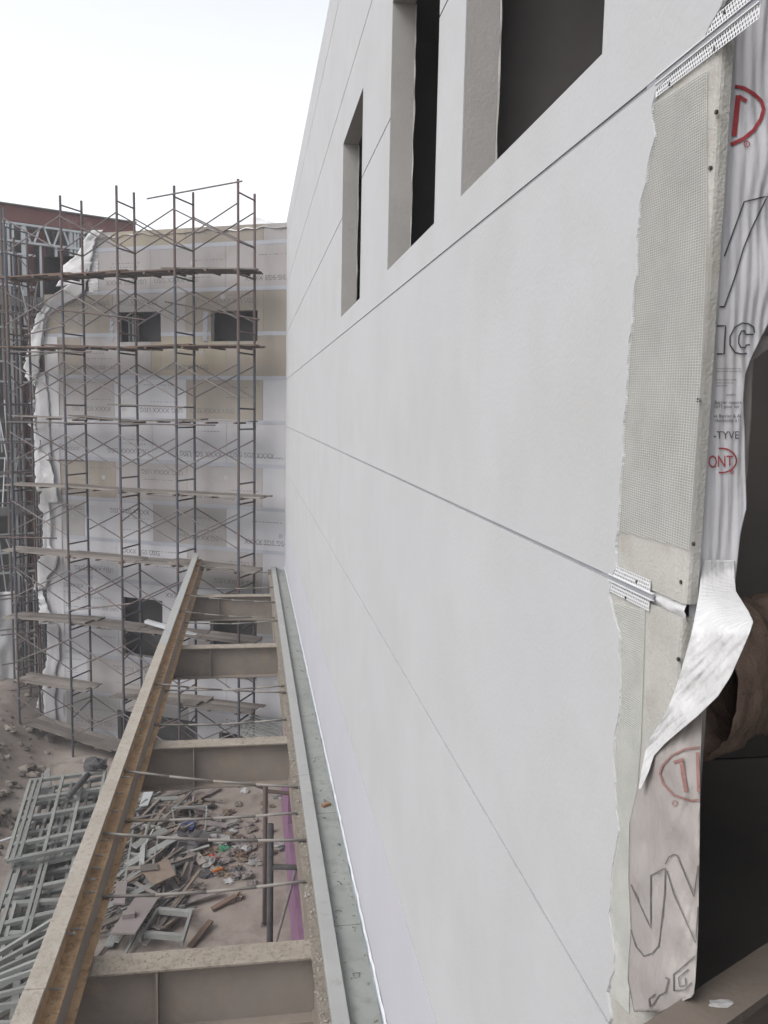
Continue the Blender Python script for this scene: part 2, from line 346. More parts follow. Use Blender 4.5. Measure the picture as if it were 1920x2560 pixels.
mb = MB(); mb.box(.01, .19, -4, -1.4, -1.95, 5.08); mb.box(.01, .19, -1.4, 1.76, 1.5, 5.08); mb.box(.01, .19, -4, 1.76, -10.6, -1.95); mb.build('unseen_blocking_wall', M['jamb'], wallr)  # unseen wall pieces round the opening, added to block light
mb = MB(); mb.box(.03, .19, 2.0, WALL_END, -10.7, -4.345); mb.build('lower_wall', M['lowwall'], wallr)
mb = MB(); mb.box(-.14, .029, 12, 17.4, -10.6, -8.9); mb.build('pink_insulation', M['pink'], wallr)
mb = MB(); mb.box(-.12, .029, 17.9, 21.5, -10.6, -8.2); mb.build('pink_insulation', M['pink'], wallr)
mb = MB()
mb.grid(lambda s, t: (.004+.022*t+.012*nz(s*60, t*2), lerp(4, WALL_END-.1, s), lerp(-4.505, -4.35, t)), 200, 2)
mb.build('flashing_film', M['film'], wallr)
mb = MB()
def rim(a_, t):
    y = lerp(3.6, 23.4, a_); dn = .030+.012*nz(y*3.3, 2)+.010*nz(y*17, 6)
    return (-.002-.012*t-.006*nz(y*6, t*3), y, BOT+.02-t*dn)
mb.grid(rim, 600, 3); rimo = mb.build('torn_rim', M['wrap'], wallr, solid=.002)
L2 = MB(); text(L2, 'The miracles of science', lambda x, y: (-.0175, 6.45-x*.047, BOT-.012+y*.022)); L2.build('red_lettering', M['ink_red'], rimo)
# cement boards left bare at the end of the wall
YB = 1.768
def board(z0, z1, y0, name='cement_board'):
    mb = MB(); n = 40; zz = frange(z0, z1, n); prof = []
    r = .013
    for z in zz:
        j = .0015*nz(z*40, z0); row = [(.0125, 2.368, z), (.0125+.001*0, y0+.05, z), (.0138, y0+.046, z), (.0142, y0+r+j, z)]
        for a in (30, 60, 90): row.append((.0142+r-r*math.cos(R(a)), y0+r-r*math.sin(R(a))+j, z))
        row.append((.0455, y0+j, z)); prof.append(row)
    k = len(prof[0])
    for A in prof: mb.v += [V(p) for p in A]
    for j in range(n):
        for i in range(k-1): a = j*k+i; mb.f.append((a, a+1, a+k+1, a+k))
    for A in (prof[0], prof[-1]): mb.poly([*A, (.0455, 2.368, A[0][2])])
    return mb.build(name, M['cement'], wallr)
zA, zB = JZ[3], JZ[2]
b1 = board(zB+.014, zA-.016, YB); b2 = board(-2.6, zB-.022, YB+.012); b3 = board(zA+.012, 1.0, YB)
for o, pts in ((b1, [(1790,280),(1775,420),(1733,1360),(1702,1455),(1745,1000)]), (b2, [(1695,1648),(1534,1967),(1540,1700)])):
    for px, py in pts:
        P = onX(px, py, .0125); mb = MB(); mb.tube(P+V((.003,0,0)), P-V((.0015,0,0)), .0048, 10); mb.build('screw_head', M['screw'], o)
mb = MB()                                     # wrap showing through the open joint between the two boards
mb.grid(lambda s, t: (.030+.006*nz(s*5, t*4)-.012*math.sin(math.pi*t), lerp(1.775, 2.05, s), zB-.004+lerp(-.022, .022, t)), 30, 6)
mb.build('joint_wrap', M['wrap_white'], wallr, smooth=True, solid=.002)
# mesh tape
def meshtape(L, Rr, cell, skew, wd, x=.009):
    L = sorted([(onX(px, py, x).z, onX(px, py, x).y) for px, py in L]); Rr = sorted([(onX(px, py, x).z, onX(px, py, x).y) for px, py in Rr])
    mb = MB()
    def rail(y0, y1, zf, vert=False):
        pass
    zlo, zhi = min(L[0][0], Rr[0][0]), max(L[-1][0], Rr[-1][0])
    z = zlo-.05
    while z < zhi+.05:                        # strands across
        ya, yb = interp(L, z)+.004*nz(z*90), interp(Rr, z+skew)
        pts = []
        for i in range(9):
            y = lerp(ya, yb, i/8); zc_ = z+skew*(i/8)+.0022*nz(y*9, z*6)
            lo = lerp(L[0][0], Rr[0][0], i/8); hi = lerp(L[-1][0], Rr[-1][0], i/8)
            if lo <= zc_ <= hi: pts.append(V((x-.0008, y, zc_)))
        for p, q in zip(pts, pts[1:]): mb.bar(p, q, wd, .0009, up=V((1,0,0)))
        z += cell
    n = max(4, int(.22/ cell))
    for i in range(n+1):                      # strands down
        f = i/n; P = []
        for j in range(29):
            zz_ = lerp(lerp(L[0][0], Rr[0][0], f), lerp(L[-1][0], Rr[-1][0], f), j/28)
            P.append(V((x, lerp(interp(L, zz_), interp(Rr, zz_), f), zz_)))
        for p, q in zip(P, P[1:]): mb.bar(p, q, wd*.8, .0009, up=V((1,0,0)))
    return mb.build('mesh_tape', M['meshtape'], wallr)
S = 1.1573
def dp(l): return [(a*S, b*S) for a, b in l]
meshtape(dp([(1408,225),(1398,290),(1368,500),(1350,700),(1340,850),(1330,1000),(1322,1142)]), dp([(1527,150),(1525,290),(1526,480),(1521,640),(1511,850),(1500,1000),(1487,1188)]), .0062, -.012, .0013)
meshtape(dp([(1322,1300),(1328,1400),(1326,1550),(1320,1650),(1313,1850),(1312,2000),(1322,2150)]), dp([(1393,1316),(1389,1450),(1384,1600),(1364,1850),(1362,2000),(1358,2190)]), .0060, .010, .0013)
# perforated joint beads fixed across the bare boards
def bead(y0, y1, zc, cut):
    mb = MB(); cs = .0098
    for sgn in (1, -1):
        for r in range(3):
            za = zc+sgn*(.0095+r*cs); zb = za+sgn*cs; n = int((y1-y0)/cs); sh = (r % 2)*.5
            for i in range(-1, n+1):
                a = max(y0, y0+(i+sh)*cs); b = min(y1, y0+(i+1+sh)*cs)
                if b-a < .001: continue
                lo, hi = min(za, zb), max(za, zb)
                if b-a < cs*.95: mb.poly([(.0075,a,lo),(.0075,b,lo),(.0075,b,hi),(.0075,a,hi)]); continue
                cyc, czc = (a+b)/2, (lo+hi)/2
                out = [(b,czc),(b,hi),(cyc,hi),(a,hi),(a,czc),(a,lo),(cyc,lo),(b,lo)]; k = len(mb.v)
                for (py_, pz_) in out: mb.v.append(V((.0075, py_, pz_)))
                for q in range(8): an = math.pi*q/4; mb.v.append(V((.0075, cyc+.0034*math.cos(an), czc+.0037*math.sin(an))))
                for q in range(8): q2 = (q+1) % 8; mb.f.append((k+q, k+q2, k+8+q2, k+8+q))
    o = mb.build('perforated_bead', M['pvc'], wallr, solid=.0012)
    mb = MB()
    for sgn in (1, -1): mb.box(.0025, .0105, y0-cut, y1, zc+sgn*.0068, zc+sgn*.0095) if sgn > 0 else mb.box(.0025, .0105, y0-cut, y1, zc-.0095, zc-.0068)
    mb.build('bead_lip', M['pvc'], o)
    mb = MB(); mb.box(.0062, .0100, y0-cut, y1+.05, zc-.0067, zc+.0067); mb.build('bead_channel', M['pvc_grey'], o)
    return o
bd1 = bead(1.615, 2.045, zA, .0); bd2 = bead(1.925, 2.165, zB, .018)
for o, pts in ((bd1, [(1675,210),(1787,122),(1812,30)]), (bd2, [(1565,1494),(1592,1454)])):
    for px, py in pts:
        P = onX(px, py, .007); mb = MB(); mb.tube(P, P-V((.002,0,0)), .0045, 9); mb.build('screw_head', M['screw'], o)

# house wrap hanging at the end of the wall
def wrapsheet(surf, rows, mt, name='house_wrap', nu=26, nv=70, lip=0):
    # rows: list of (py, left px, right px)
    L = [(r[0], r[1]) for r in rows]; Rr = [(r[0], r[2]) for r in rows]; a, b = rows[0][0], rows[-1][0]
    mb = MB()
    def fn(s, t): py = lerp(a, b, t); return surf(lerp(interp(L, py), interp(Rr, py), s), py)
    mb.grid(fn, nu, nv)
    return mb.build(name, mt, wallr, smooth=True, solid=.0012)
def s_up(px, py, e=0):
    Y = 1.792+.004*nz(px*.03, py*.006)+.0009*nz(px*.16, py*.008, 7)+.03*max(0, (px-1830)/90)*nz(py*.004, 3)-e
    return onY(px, py, Y)
up = wrapsheet(s_up, [(-60,1800,1990),(200,1800,1985),(600,1770,1975),(800,1765,1925),(880,1760,1885),(930,1757,1864),(1000,1752,1858),(1100,1748,1862),(1150,1747,1863),(1270,1740,1866),(1330,1735,1852),(1450,1728,1838),(1520,1722,1822),(1590,1722,1815),(1625,1735,1802)], M['wrap'], nu=44, nv=110)
def s_back(px, py): return onY(px, py, 1.83+.01*nz(px*.03, py*.006, 4))
wrapsheet(s_back, [(840,1840,1965),(900,1820,1885),(960,1820,1880),(1050,1820,1878),(1120,1820,1872),(1200,1820,1868)], M['wrap_dirty'], nu=10, nv=30)
def s_low(px, py, e=0):
    X = -.022-.02*math.sin(max(0, min(1, (px-1560)/190))*math.pi)+.010*nz(px*.025, py*.010)+.004*nz(px*.06+py*.02, py*.012, 3)-e
    return onX(px, py, X)
low = wrapsheet(s_low, [(1775,1700,1756),(1850,1650,1754),(1880,1628,1752),(1950,1598,1751),(2060,1574,1750),(2200,1572,1748),(2320,1578,1746),(2400,1572,1742),(2450,1570,1739),(2490,1578,1735),(2530,1586,1650)], M['wrap_dirty'], nu=34, nv=80)
def s_flap(px, py, e=0):
    q_ = px*.78-py*.62; X = -.052+.012*nz(px*.016, py*.012)+.004*nz(q_*.012, (px+py)*.05, 6)+.0013*nz(q_*.03, (px+py)*.22, 2)-e
    t_ = max(0, min(1, (py-1420)/170)); t_ = t_*t_*(3-2*t_)
    return lerp(s_up(px, py, .006), onX(px, py, X), t_)
wrapsheet(s_flap, [(1400,1760,1836),(1440,1752,1836),(1480,1748,1840),(1500,1745,1853),(1530,1740,1872),(1555,1735,1884),(1590,1728,1872),(1640,1714,1850),(1690,1700,1828),(1740,1683,1796),(1790,1662,1745),(1840,1630,1685),(1860,1618,1662),(1890,1612,1635),(1930,1604,1622),(1975,1597,1602)], M['wrap_white'], nu=60, nv=110)
def L_(nm, mt, par, fn, *a, **k):
    mb = MB(); fn(mb, *a, **k); return mb.build(nm, M[mt], par)
def Z(o, s): return lambda l: [(o[0]+a/s, o[1]+b/s) for a, b in l]
c7 = Z((1400,0), 2.458); c6 = Z((1700,350), 2.459); cL = Z((1400,1650), 2.431)
sf = lambda x, y: s_up(x, y, .004)
L_('red_lettering', 'ink_red', up, stroke, c7([(1075,530),(1130,540),(1190,575),(1238,620),(1252,670),(1235,730),(1190,800),(1130,850),(1050,888)]), 9, sf)
L_('red_lettering', 'ink_red', up, stroke, c7([(1096,585),(1070,835)]), 13, sf, sub=8); L_('red_lettering', 'ink_red', up, stroke, c7([(1098,590),(1148,622)]), 9, sf)
L_('red_lettering', 'ink_red', up, stroke, c7([(1148+18*math.cos(a*.7), 885+18*math.sin(a*.7)) for a in range(9)]), 2.2, sf, True, 1)
L_('red_lettering', 'ink_red', up, text, 'R', lambda x, y: sf(1400+(1140+x*22)/2.458, (894-y*22)/2.458))
ell = [(1700+(255+92*math.cos(a*.25))/2.459, 350+(1970+75*math.sin(a*.25))/2.459) for a in range(-7, 8)]
L_('red_lettering', 'ink_red', up, stroke, ell, 3.5, sf)
for i, ch in enumerate('ONT'): L_('red_lettering', 'ink_red', up, text, ch, lambda x, y, i=i: sf(1700+(172+i*56+x*72)/2.459, 350+(2015-i*6-y*(112-i*10))/2.459))
L_('red_lettering', 'ink_red', up, stroke, [(1700+(320+9*math.cos(a*.7))/2.459, 350+(2042+9*math.sin(a*.7))/2.459) for a in range(9)], 1.6, sf, True, 1)
L_('dark_lettering', 'ink_dark', up, stroke, c7([(1010,1575),(1132,1240),(1275,1205),(1180,1400),(1130,1520),(1080,1690),(1010,1885),(980,1885)]), 3.6, sf, sub=6)
L_('dark_lettering', 'ink_dark', up, stroke, c7([(965,2002),(1018,2002),(1008,2175),(962,2175)]), 3.6, sf)
L_('dark_lettering', 'ink_dark', up, stroke, c7([(1195,2045),(1190,2010),(1160,1990),(1120,1985),(1075,2010),(1045,2070),(1045,2120),(1075,2165),(1110,2175),(1150,2172)]), 3.6, sf)
L_('dark_lettering', 'ink_dark', up, stroke, c7([(1190,2055),(1140,2055),(1135,2032),(1115,2035),(1100,2065),(1098,2110),(1112,2135),(1140,2135),(1145,2120),(1168,2118)]), 3.6, sf)
for s, x0, y0, h in (('Barrier require', 212, 1622, 30), ('1671 pour les', 208, 1648, 30), ('ve Barrier & Ai', 206, 1706, 30), ('résistantes à l', 212, 1733, 30), ('-TYVE', 205, 1836, 66),
                     ('in product & authorized for the', 220, 1409, 13), ('quality over the area of the wall', 222, 1426, 13), ('ne doit pas être utilisé', 220, 1478, 15), ('comme un pare-air', 222, 1497, 15), ('supplémentaire', 222, 1514, 13), ('weather', 283, 1572, 20)):
    L_('lettering', 'ink_dark', up, text, s, lambda x, y: sf(1700+(x0+x*h*.92)/2.459, 350+(y0-y*h)/2.459))
sg = lambda x, y: s_low(x, y, .004)
L_('faded_red_lettering', 'ink_red_faded', low, stroke, cL([(850,530),(760,540),(680,580),(622,640),(605,690),(625,750),(690,820),(790,855),(850,850)]), 5, sg)
L_('faded_red_lettering', 'ink_red_faded', low, stroke, cL([(690,622),(748,602)]), 7, sg); L_('faded_red_lettering', 'ink_red_faded', low, stroke, cL([(735,604),(765,800)]), 10, sg, sub=6); L_('faded_red_lettering', 'ink_red_faded', low, stroke, cL([(835,560),(842,800)]), 8, sg, sub=6)
L_('faded_red_lettering', 'ink_red_faded', low, stroke, cL([(696+16*math.cos(a*.7), 870+16*math.sin(a*.7)) for a in range(9)]), 2, sg, True, 1)
L_('faded_lettering', 'ink_faded', low, stroke, cL([(430,1365),(550,1630),(550,1310),(640,1265),(635,1420),(605,1700),(598,1740),(560,1782),(510,1800),(460,1740),(430,1640)]), 3, sg, sub=5)
L_('faded_lettering', 'ink_faded', low, stroke, cL([(640,1240),(660,1200),(690,1182),(710,1185),(815,1440),(838,1250)]), 3, sg, sub=5); L_('faded_lettering', 'ink_faded', low, stroke, cL([(648,1280),(690,1420),(825,1720),(838,1500)]), 3, sg, sub=5)
L_('faded_lettering', 'ink_faded', low, stroke, cL([(820,1800),(740,1870),(690,1910),(690,2010),(760,2005),(800,1960)]), 3, sg); L_('faded_lettering', 'ink_faded', low, stroke, cL([(780,1880),(720,1930),(725,1985),(765,1975),(760,1930)]), 3, sg)
L_('faded_lettering', 'ink_faded', low, stroke, cL([(640,1930),(660,1940),(640,2020),(600,2040),(570,2090),(545,2110),(540,2060),(580,2030)]), 3, sg)
# steelwork inside the opening
ib = thing('floor_edge_beam', 'brown steel floor beam with a white splash at the bottom right corner', 'beam', (.35, 1.85, -1.6))
bd_ = V((math.sin(R(62.8)), math.cos(R(62.8)), 0)); bnn = V((bd_.y, -bd_.x, 0))
p0 = onX(1735, 2470, .0); p0.z = -1.262; A = p0-bd_*1.4; B = p0+bd_*5.5
mb = MB(); mb.bar(A+bnn*.05-V((0,0,.012)), B+bnn*.05-V((0,0,.012)), .10, .024); mb.build('top_flange', M['brown_steel'], ib)
mb = MB(); mb.bar(A+bnn*.07-V((0,0,.15)), B+bnn*.07-V((0,0,.15)), .014, .25); mb.build('web', M['brown_steel'], ib)
mb = MB(); mb.bar(A+bnn*.05-V((0,0,.287)), B+bnn*.05-V((0,0,.287)), .19, .024); mb.build('bottom_flange', M['brown_steel'], ib)
mb = MB(); P = onZ(1802, 2508, -1.262); mb.blob(P, .03, .012, .004, 3); mb.build('white_splash', M['paper'], ib)
fb = thing('fireproofed_beam', 'reddish brown sprayed beam with ragged lower edge inside the dark opening', 'beam', (1.0, 3.0, -1.4))
mb = MB(); q0 = onY(1765, 1760, 2.6)
def fbf(s, t):
    an = t*2*math.pi; c = q0+bd_*(lerp(-.1, 4.0, s))+bnn*.02+V((0, 0, .10))
    yy = -math.sin(an)*.26; xx = math.cos(an)*.15
    r_ = 1+.13*nz(s*20, t*5)+.09*nz(s*70, t*16)+.05*nz(s*190, t*40)
    return c+bnn*xx*r_+V((0, 0, yy*r_))
mb.grid(fbf, 200, 60); mb.build('fireproof_coating', M['room_rust'], fb, smooth=True)

# ------------------------------------------------------------------ steel canopy frame below
can = thing('canopy_frame', 'long dusty steel canopy frame with cross beams beside the rendered wall', 'canopy frame', (-1.3, 13, -5.1))
YN, YF = 3.6, 24.0
mb = MB(); mb.box(-2.53, -2.385, YN, 5.75, -4.082, -4.052); mb.build('outer_flange', M['beam_sand'], can, bevel=.004)
mb = MB(); mb.box(-2.525, -2.38, 5.756, 14.6, -4.08, -4.05); mb.build('outer_flange', M['beam_sand'], can, bevel=.004)
mb = MB(); mb.box(-2.52, -2.378, 14.606, YF, -4.078, -4.048); mb.build('outer_flange', M['curb'], can, bevel=.004)
mb = MB(); mb.box(-2.41, -2.392, YN, YF-.15, -4.2200, -4.081); web = mb.build('outer_web', M['beam_gold'], can)
mb = MB(); mb.box(-2.41, -2.288, YN, YF-.1, -4.238, -4.2201); gl = mb.build('bolt_ledge', M['beam_gold'], can, bevel=.003)
mb = MB(); mb.box(-2.31, -2.292, YN, YF-.2, -4.44, -4.2381); mb.build('inner_web', M['beam'], can)
mb = MB(); mb.box(-2.47, -2.225, YN, YF-.2, -4.458, -4.4401); gl2 = mb.build('lower_ledge', M['beam_gold'], can, bevel=.003)
mb = MB(); mb.box(-2.47, -2.452, YN, YF-.2, -5.1, -4.4581); mb.build('lower_web', M['beam'], can)
mb = MB(); mb.box(-2.54, -2.453, YN, YF-.2, -5.12, -5.1001); mb.build('lower_flange', M['beam'], can)
for y in [5.0, 5.35, 5.9, 6.5, 6.62, 7.15, 7.3, 7.55, 7.75, 8.0, 8.6, 9.0, 9.35, 10.6, 10.9, 11.15, 11.3, 11.75, 12.2, 12.5, 13.1]:
    mb = MB(); z = -4.15+.03*rnd.uniform(-1, 1); mb.tube((-2.392, y, z), (-2.392+rnd.uniform(.06, .10), y+rnd.uniform(-.01,.01), z-.004), .0085, 8)
    mb.tube((-2.345, y, z), (-2.33, y, z), .014, 6); mb.build('bolt', M['rod'], web)
for ledge_, y0_, zz_, x0_, x1_ in ((gl, 4.0, -4.219, -2.385, -2.295), (gl2, 6.8, -4.439, -2.285, -2.232)):
    mb = MB()
    for i in range(80):
        mb.blob((rnd.uniform(x0_, x1_), y0_+abs(rnd.gauss(0, 3.4)), zz_+.002), rnd.uniform(.006,.024), rnd.uniform(.006,.035), rnd.uniform(.003,.008), i, .6, 6, 4)
    mb.build('mortar_crumbs', M['beam_gold'], ledge_, kind='stuff')
def ibeam_x(y, x0, x1, z, wd=.25, dep=.60):
    c = bpy.data.objects.new('x', None); bpy.data.objects.remove(c)
    mb = MB(); mb.box(x0, x1, y-wd/2, y+wd/2, z-.022, z); o = mb.build('cross_beam', M['beam_top'], can, bevel=.004)
    mb = MB(); mb.box(x0, x1, y-.008, y+.008, z-dep+.022, z-.0221); mb.build('web', M['beam'], o)
    mb = MB(); mb.box(x0, x1, y-wd/2, y+wd/2, z-dep, z-dep+.0219); mb.build('bottom_flange', M['beam'], o)
    xs_ = x0+.74
    mb = MB(); mb.box(xs_-.008, xs_+.008, y-wd/2+.015, y-.0085, z-dep+.023, z-.023); mb.build('stiffener', M['beam'], o)
    mb = MB()
    for i in range(190 if y < 8 else 60):
        big = rnd.random() < .05
        mb.blob((rnd.uniform(x0+.03, x1-.02), y+rnd.uniform(-wd/2+.02, wd/2-.02), z+.002), *( (rnd.uniform(.012,.028),)*2 if big else (rnd.uniform(.004,.011),)*2), rnd.uniform(.002,.007), i+y, .5, 6, 4)
    mb.build('mortar_crumbs', M['rubble'], o, kind='stuff')
    return o
for y in (6.62, 11.2, 15.95, 20.4): ibeam_x(y, -2.451, -.432, -4.5)
mb = MB(); mb.box(-.462, -.372, YN, YF-.3, -4.52, -4.4985); el = mb.build('edge_flange', M['edge_dirt'], can)
mb = MB(); mb.box(-.43, -.41, YN, YF-.3, -5.05, -4.521); mb.build('edge_web', M['beam'], can)
mb = MB(); mb.box(-.445, -.372, YN, YF-.3, -5.08, -5.051); mb.build('edge_bottom_flange', M['beam'], can)
mb = MB()
for i in range(700):
    y = 4.2+(YF-5)*rnd.random()**1.5
    mb.blob((rnd.uniform(-.458, -.376), y, -4.498), rnd.uniform(.004,.016), rnd.uniform(.005,.02), rnd.uniform(.002,.007), i, .6, 6, 4)
mb.build('mortar_crumbs', M['rubble'], el, kind='stuff')
mb = MB()
for i in range(120):
    y = 4.2+(YF-5)*rnd.random()**1.5
    mb.blob((rnd.uniform(-.455, -.38), y, -4.492), rnd.uniform(.006,.018), rnd.uniform(.006,.022), rnd.uniform(.004,.012), i+.5, .6, 6, 4)
mb.build('pale_crumbs', M['pale_rubble'], el, kind='stuff')
for a, b in ((YN, 9.85), (9.858, 17.2), (17.208, YF-.05)):
    mb = MB(); mb.box(-.372, -.245, a, b, -4.70, -4.42); mb.build('curb_plate', M['curb'], can, bevel=.006)
for a, b in ((YN, 6.9), (6.905, 9.0), (9.005, 12.4), (12.405, 16.5), (16.505, YF-.1)):
    mb = MB(); dz = rnd.uniform(-.003, .003); mb.box(-.2449, .0035, a, b, -4.72, -4.502+dz); o = mb.build('ledge_slab', M['ledge'], can)
    mb = MB()
    for i in range(int((b-a)*16)):
        s_ = rnd.random()
        mb.blob((-.02-.2*rnd.random()**2.2, rnd.uniform(a, b), -4.501), rnd.uniform(.003,.010), rnd.uniform(.003,.014), rnd.uniform(.002,.008), i+a, .6, 6, 4)
    mb.build('ledge_crumbs', M['rubble'], o, kind='stuff')
for i in range(16):
    y = [5.6,6.2,7.1,7.6,8.3,8.9,9.3,9.6,10.4,11.2,12.1,13.0,14.2,15.5,17,19][i]; x = rnd.uniform(-.17, -.03); P = [V((x, y, -4.496))]
    for q in range(4): P.append(P[-1]+V((rnd.uniform(-.035,.03), rnd.uniform(-.05,.05), rnd.uniform(-.001,.006))))
    mb = MB(); mb.path(P, .0025, 5); mb.build('wire_scrap', M['ink_dark'], can)
rods = [((480,1412),(680,1432)),((485,1470),(690,1468)),((466,1488),(690,1505)),((460,1528),(650,1545)),((460,1557),(695,1551)),((390,1709),(715,1731)),((405,1726),(712,1714)),((380,1812),(715,1798)),((312,1927),(745,1967)),((312,2052),(742,2032)),((262,2083),(765,2100)),((254,2242),(760,2203))]
for i, (l, r_) in enumerate(rods):
    hi_ = onZ(*l, -4.48).x < -2.38
    a = onZ(*l, -4.16 if hi_ else -4.42); b = onZ(*r_, -4.475); b.x = max(b.x, -.44); b.x = min(b.x, -.38)
    a.x = -2.39 if hi_ else -2.29
    mid = (a+b)/2-V((0, 0, .02+.03*rnd.random())); mb = MB(); mb.path([a, lerp(a, mid, .5)-V((0,0,.006)), mid, lerp(mid, b, .5)-V((0,0,.006)), b], .0155 if a.y < 13 else .014, 7)
    mb.build('tie_rod', M['rod'], can, smooth=True)
br = MB(); P = onZ(815, 2015, -4.5); br.bar(P+V((-.045,-.03,.018)), P+V((.045,.02,.018)), .05, .036)
tag(br.build('brick_piece', M['brick'], bevel=.004), 'small broken orange brick lying on the grey ledge by the wall', 'brick')

# ------------------------------------------------------------------ sheathed building closing the yard
UE = 8.15; FT = 5.05
fac = thing('sheathed_building', 'unfinished building clad in printed tan sheathing boards behind the scaffold', 'building', FP(4, -1, -10.5))
def fwin(px0, py0, px1, py1):
    u1, z1 = onF(px0, py0); u2, z2 = onF(px1, py1); return (u2, u1, z2, z1)
FW = [(3.95, 5.42, 1.88, 2.74), (.86, 2.32, 1.88, 2.72), (4.0, 5.45, -7.55, -5.75), (.86, 2.38, -7.85, -5.95), (2.9, 5.65, -10.6, -9.35), (.15, 2.1, -10.6, -9.55)]
def rects_minus(rect, holes):
    out = [rect]
    for (a, b, c, d) in holes:
        new = []
        for (p, q, r, s) in out:
            if b <= p or a >= q or d <= r or c >= s: new.append((p, q, r, s)); continue
            if a > p: new.append((p, a, r, s))
            if b < q: new.append((b, q, r, s))
            pa, qb = max(p, a), min(q, b)
            if d < s: new.append((pa, qb, d, s))
            if c > r: new.append((pa, qb, r, c))
        out = new
    return [x for x in out if x[1]-x[0] > .03 and x[3]-x[2] > .03]
def fbox(mb, u0, u1, z0, z1, o0, o1): mb.hexa([FP(u0,o0,z0), FP(u1,o0,z0), FP(u1,o1,z0), FP(u0,o1,z0), FP(u0,o0,z1), FP(u1,o0,z1), FP(u1,o1,z1), FP(u0,o1,z1)])
def roof_z(u): return interp([(0, FT), (2.0, 4.98), (3.2, 4.92), (4.2, 4.82), (6.3, 4.80)], u)
rows = []; z = 4.53; top = 5.02
while z > -10.7: rows.append((z, top)); top = z; z -= 1.222
rows.append((-10.7, top))
PR = random.Random(5)
left_edge = lambda z: interp([(-10.7, 8.35), (-1, 8.05), (3.3, 8.0), (3.31, 6.28), (5.1, 6.2)], z)
for k, (z0, z1) in enumerate(rows):
    u = -(.6 if k % 2 else 1.75)
    if k == len(rows)-1: pass
    ue = left_edge((z0+z1)/2)
    while u < ue:
        a, b = max(u+.004, -.25), min(u+2.44-.004, ue); u += 2.44
        if b-a < .1: continue
        pal = PR.choice([0,0,0,1,1,3]) if z1 > .9 else PR.choice([0,1,1,2,2,3]) if z1 > -4 else PR.choice([2,2,2,2,1,0])
        pieces = rects_minus((a, b, z0+.003, z1-.003), FW)
        for n_, (p, q, r, s) in enumerate(pieces):
            mb = MB(); off = PR.uniform(-.003, .003); fbox(mb, p, q, r, s, -.02, off); o = mb.build('sheathing_board', M['bt'][pal], fac)
            if q-p > 1.2 and s-r > .5:
                flip = PR.random() < .6; h = .17; zb_ = r+(.22 if PR.random() < .6 else s-r-.36)
                mbt = MB(); stt = q-.12 if not flip else p+.12; wmax = q-p-.2
                tx = {0: 'USG SGS XXXX', 1: 'XXXX SGS USG', 2: 'USG XXXX USG'}[PR.randrange(3)]
                if tx not in TCACHE: TCACHE[tx] = text2d(tx)
                tw = max(v[0] for v in TCACHE[tx][0]); hs_ = min(.20, wmax/tw)
                if flip: text(mbt, tx, lambda x, y: FP(stt+x*hs_, off+.003, zb_+.12-y*hs_))
                else: text(mbt, tx, lambda x, y: FP(stt-x*hs_, off+.003, zb_+y*hs_))
                mbt.build('board_print', M['ink_grey'], o); mbt = MB()
                for q2 in range(2):
                    zl = PR.uniform(r+.15, s-.15); ua = PR.uniform(p+.1, p+.5)
                    for d_ in range(9):
                        w_ = PR.uniform(.03, .09); mbt.poly([FP(ua+d_*.11, off+.003, zl), FP(ua+d_*.11+w_, off+.003, zl), FP(ua+d_*.11+w_, off+.003, zl+.018), FP(ua+d_*.11, off+.003, zl+.018)])
                mbt.build('fine_print', M['ink_grey'], o, kind='stuff')
                if PR.random() < .6:
                    ms = MB(); us = PR.uniform(p+.2, q-.3); zs = PR.uniform(r+.3, s-.2); fbox(ms, us, us+.13, zs, zs+.12, off, off+.004); ms.build('product_sticker', M['paper'], o)
# joint tape
for k, (z0, z1) in enumerate(rows[:-1]):
    for (p, q, r, s) in rects_minus((-.2, left_edge(z0)-.02, z0-.055, z0+.055), FW):
        mb = MB(); n = 24
        for i in range(n):
            a, b = lerp(p, q, i/n), lerp(p, q, (i+1)/n); wa, wb = .008*nz(a*3, z0), .008*nz(b*3, z0)
            mb.hexa([FP(a,.004,r+wa),FP(b,.004,r+wb),FP(b,.007,r+wb),FP(a,.007,r+wa),FP(a,.004,s+wa),FP(b,.004,s+wb),FP(b,.007,s+wb),FP(a,.007,s+wa)])
        mb.build('joint_tape', M['tape'], fac)
for (u_, z0_, z1_, wd_, mt_) in ((6.05, 3.3, 4.45, .34, 'wrap_far'), (7.55, -10.2, 2.05, .5, 'wrap_far'), (5.55, 1.9, 2.7, .12, 'tape'), (2.42, 1.88, 2.7, .14, 'tape'), (5.95, -5.6, -5.0, .5, 'wrap_far')):
    mb = MB(); mb.grid(lambda s, t: FP(u_+wd_*s+.03*nz(t*6, u_), .014+.02*nz(s*3, t*18, u_), lerp(z0_, z1_, t)), 8, 60); mb.build('corner_wrap', M[mt_], fac, smooth=True)
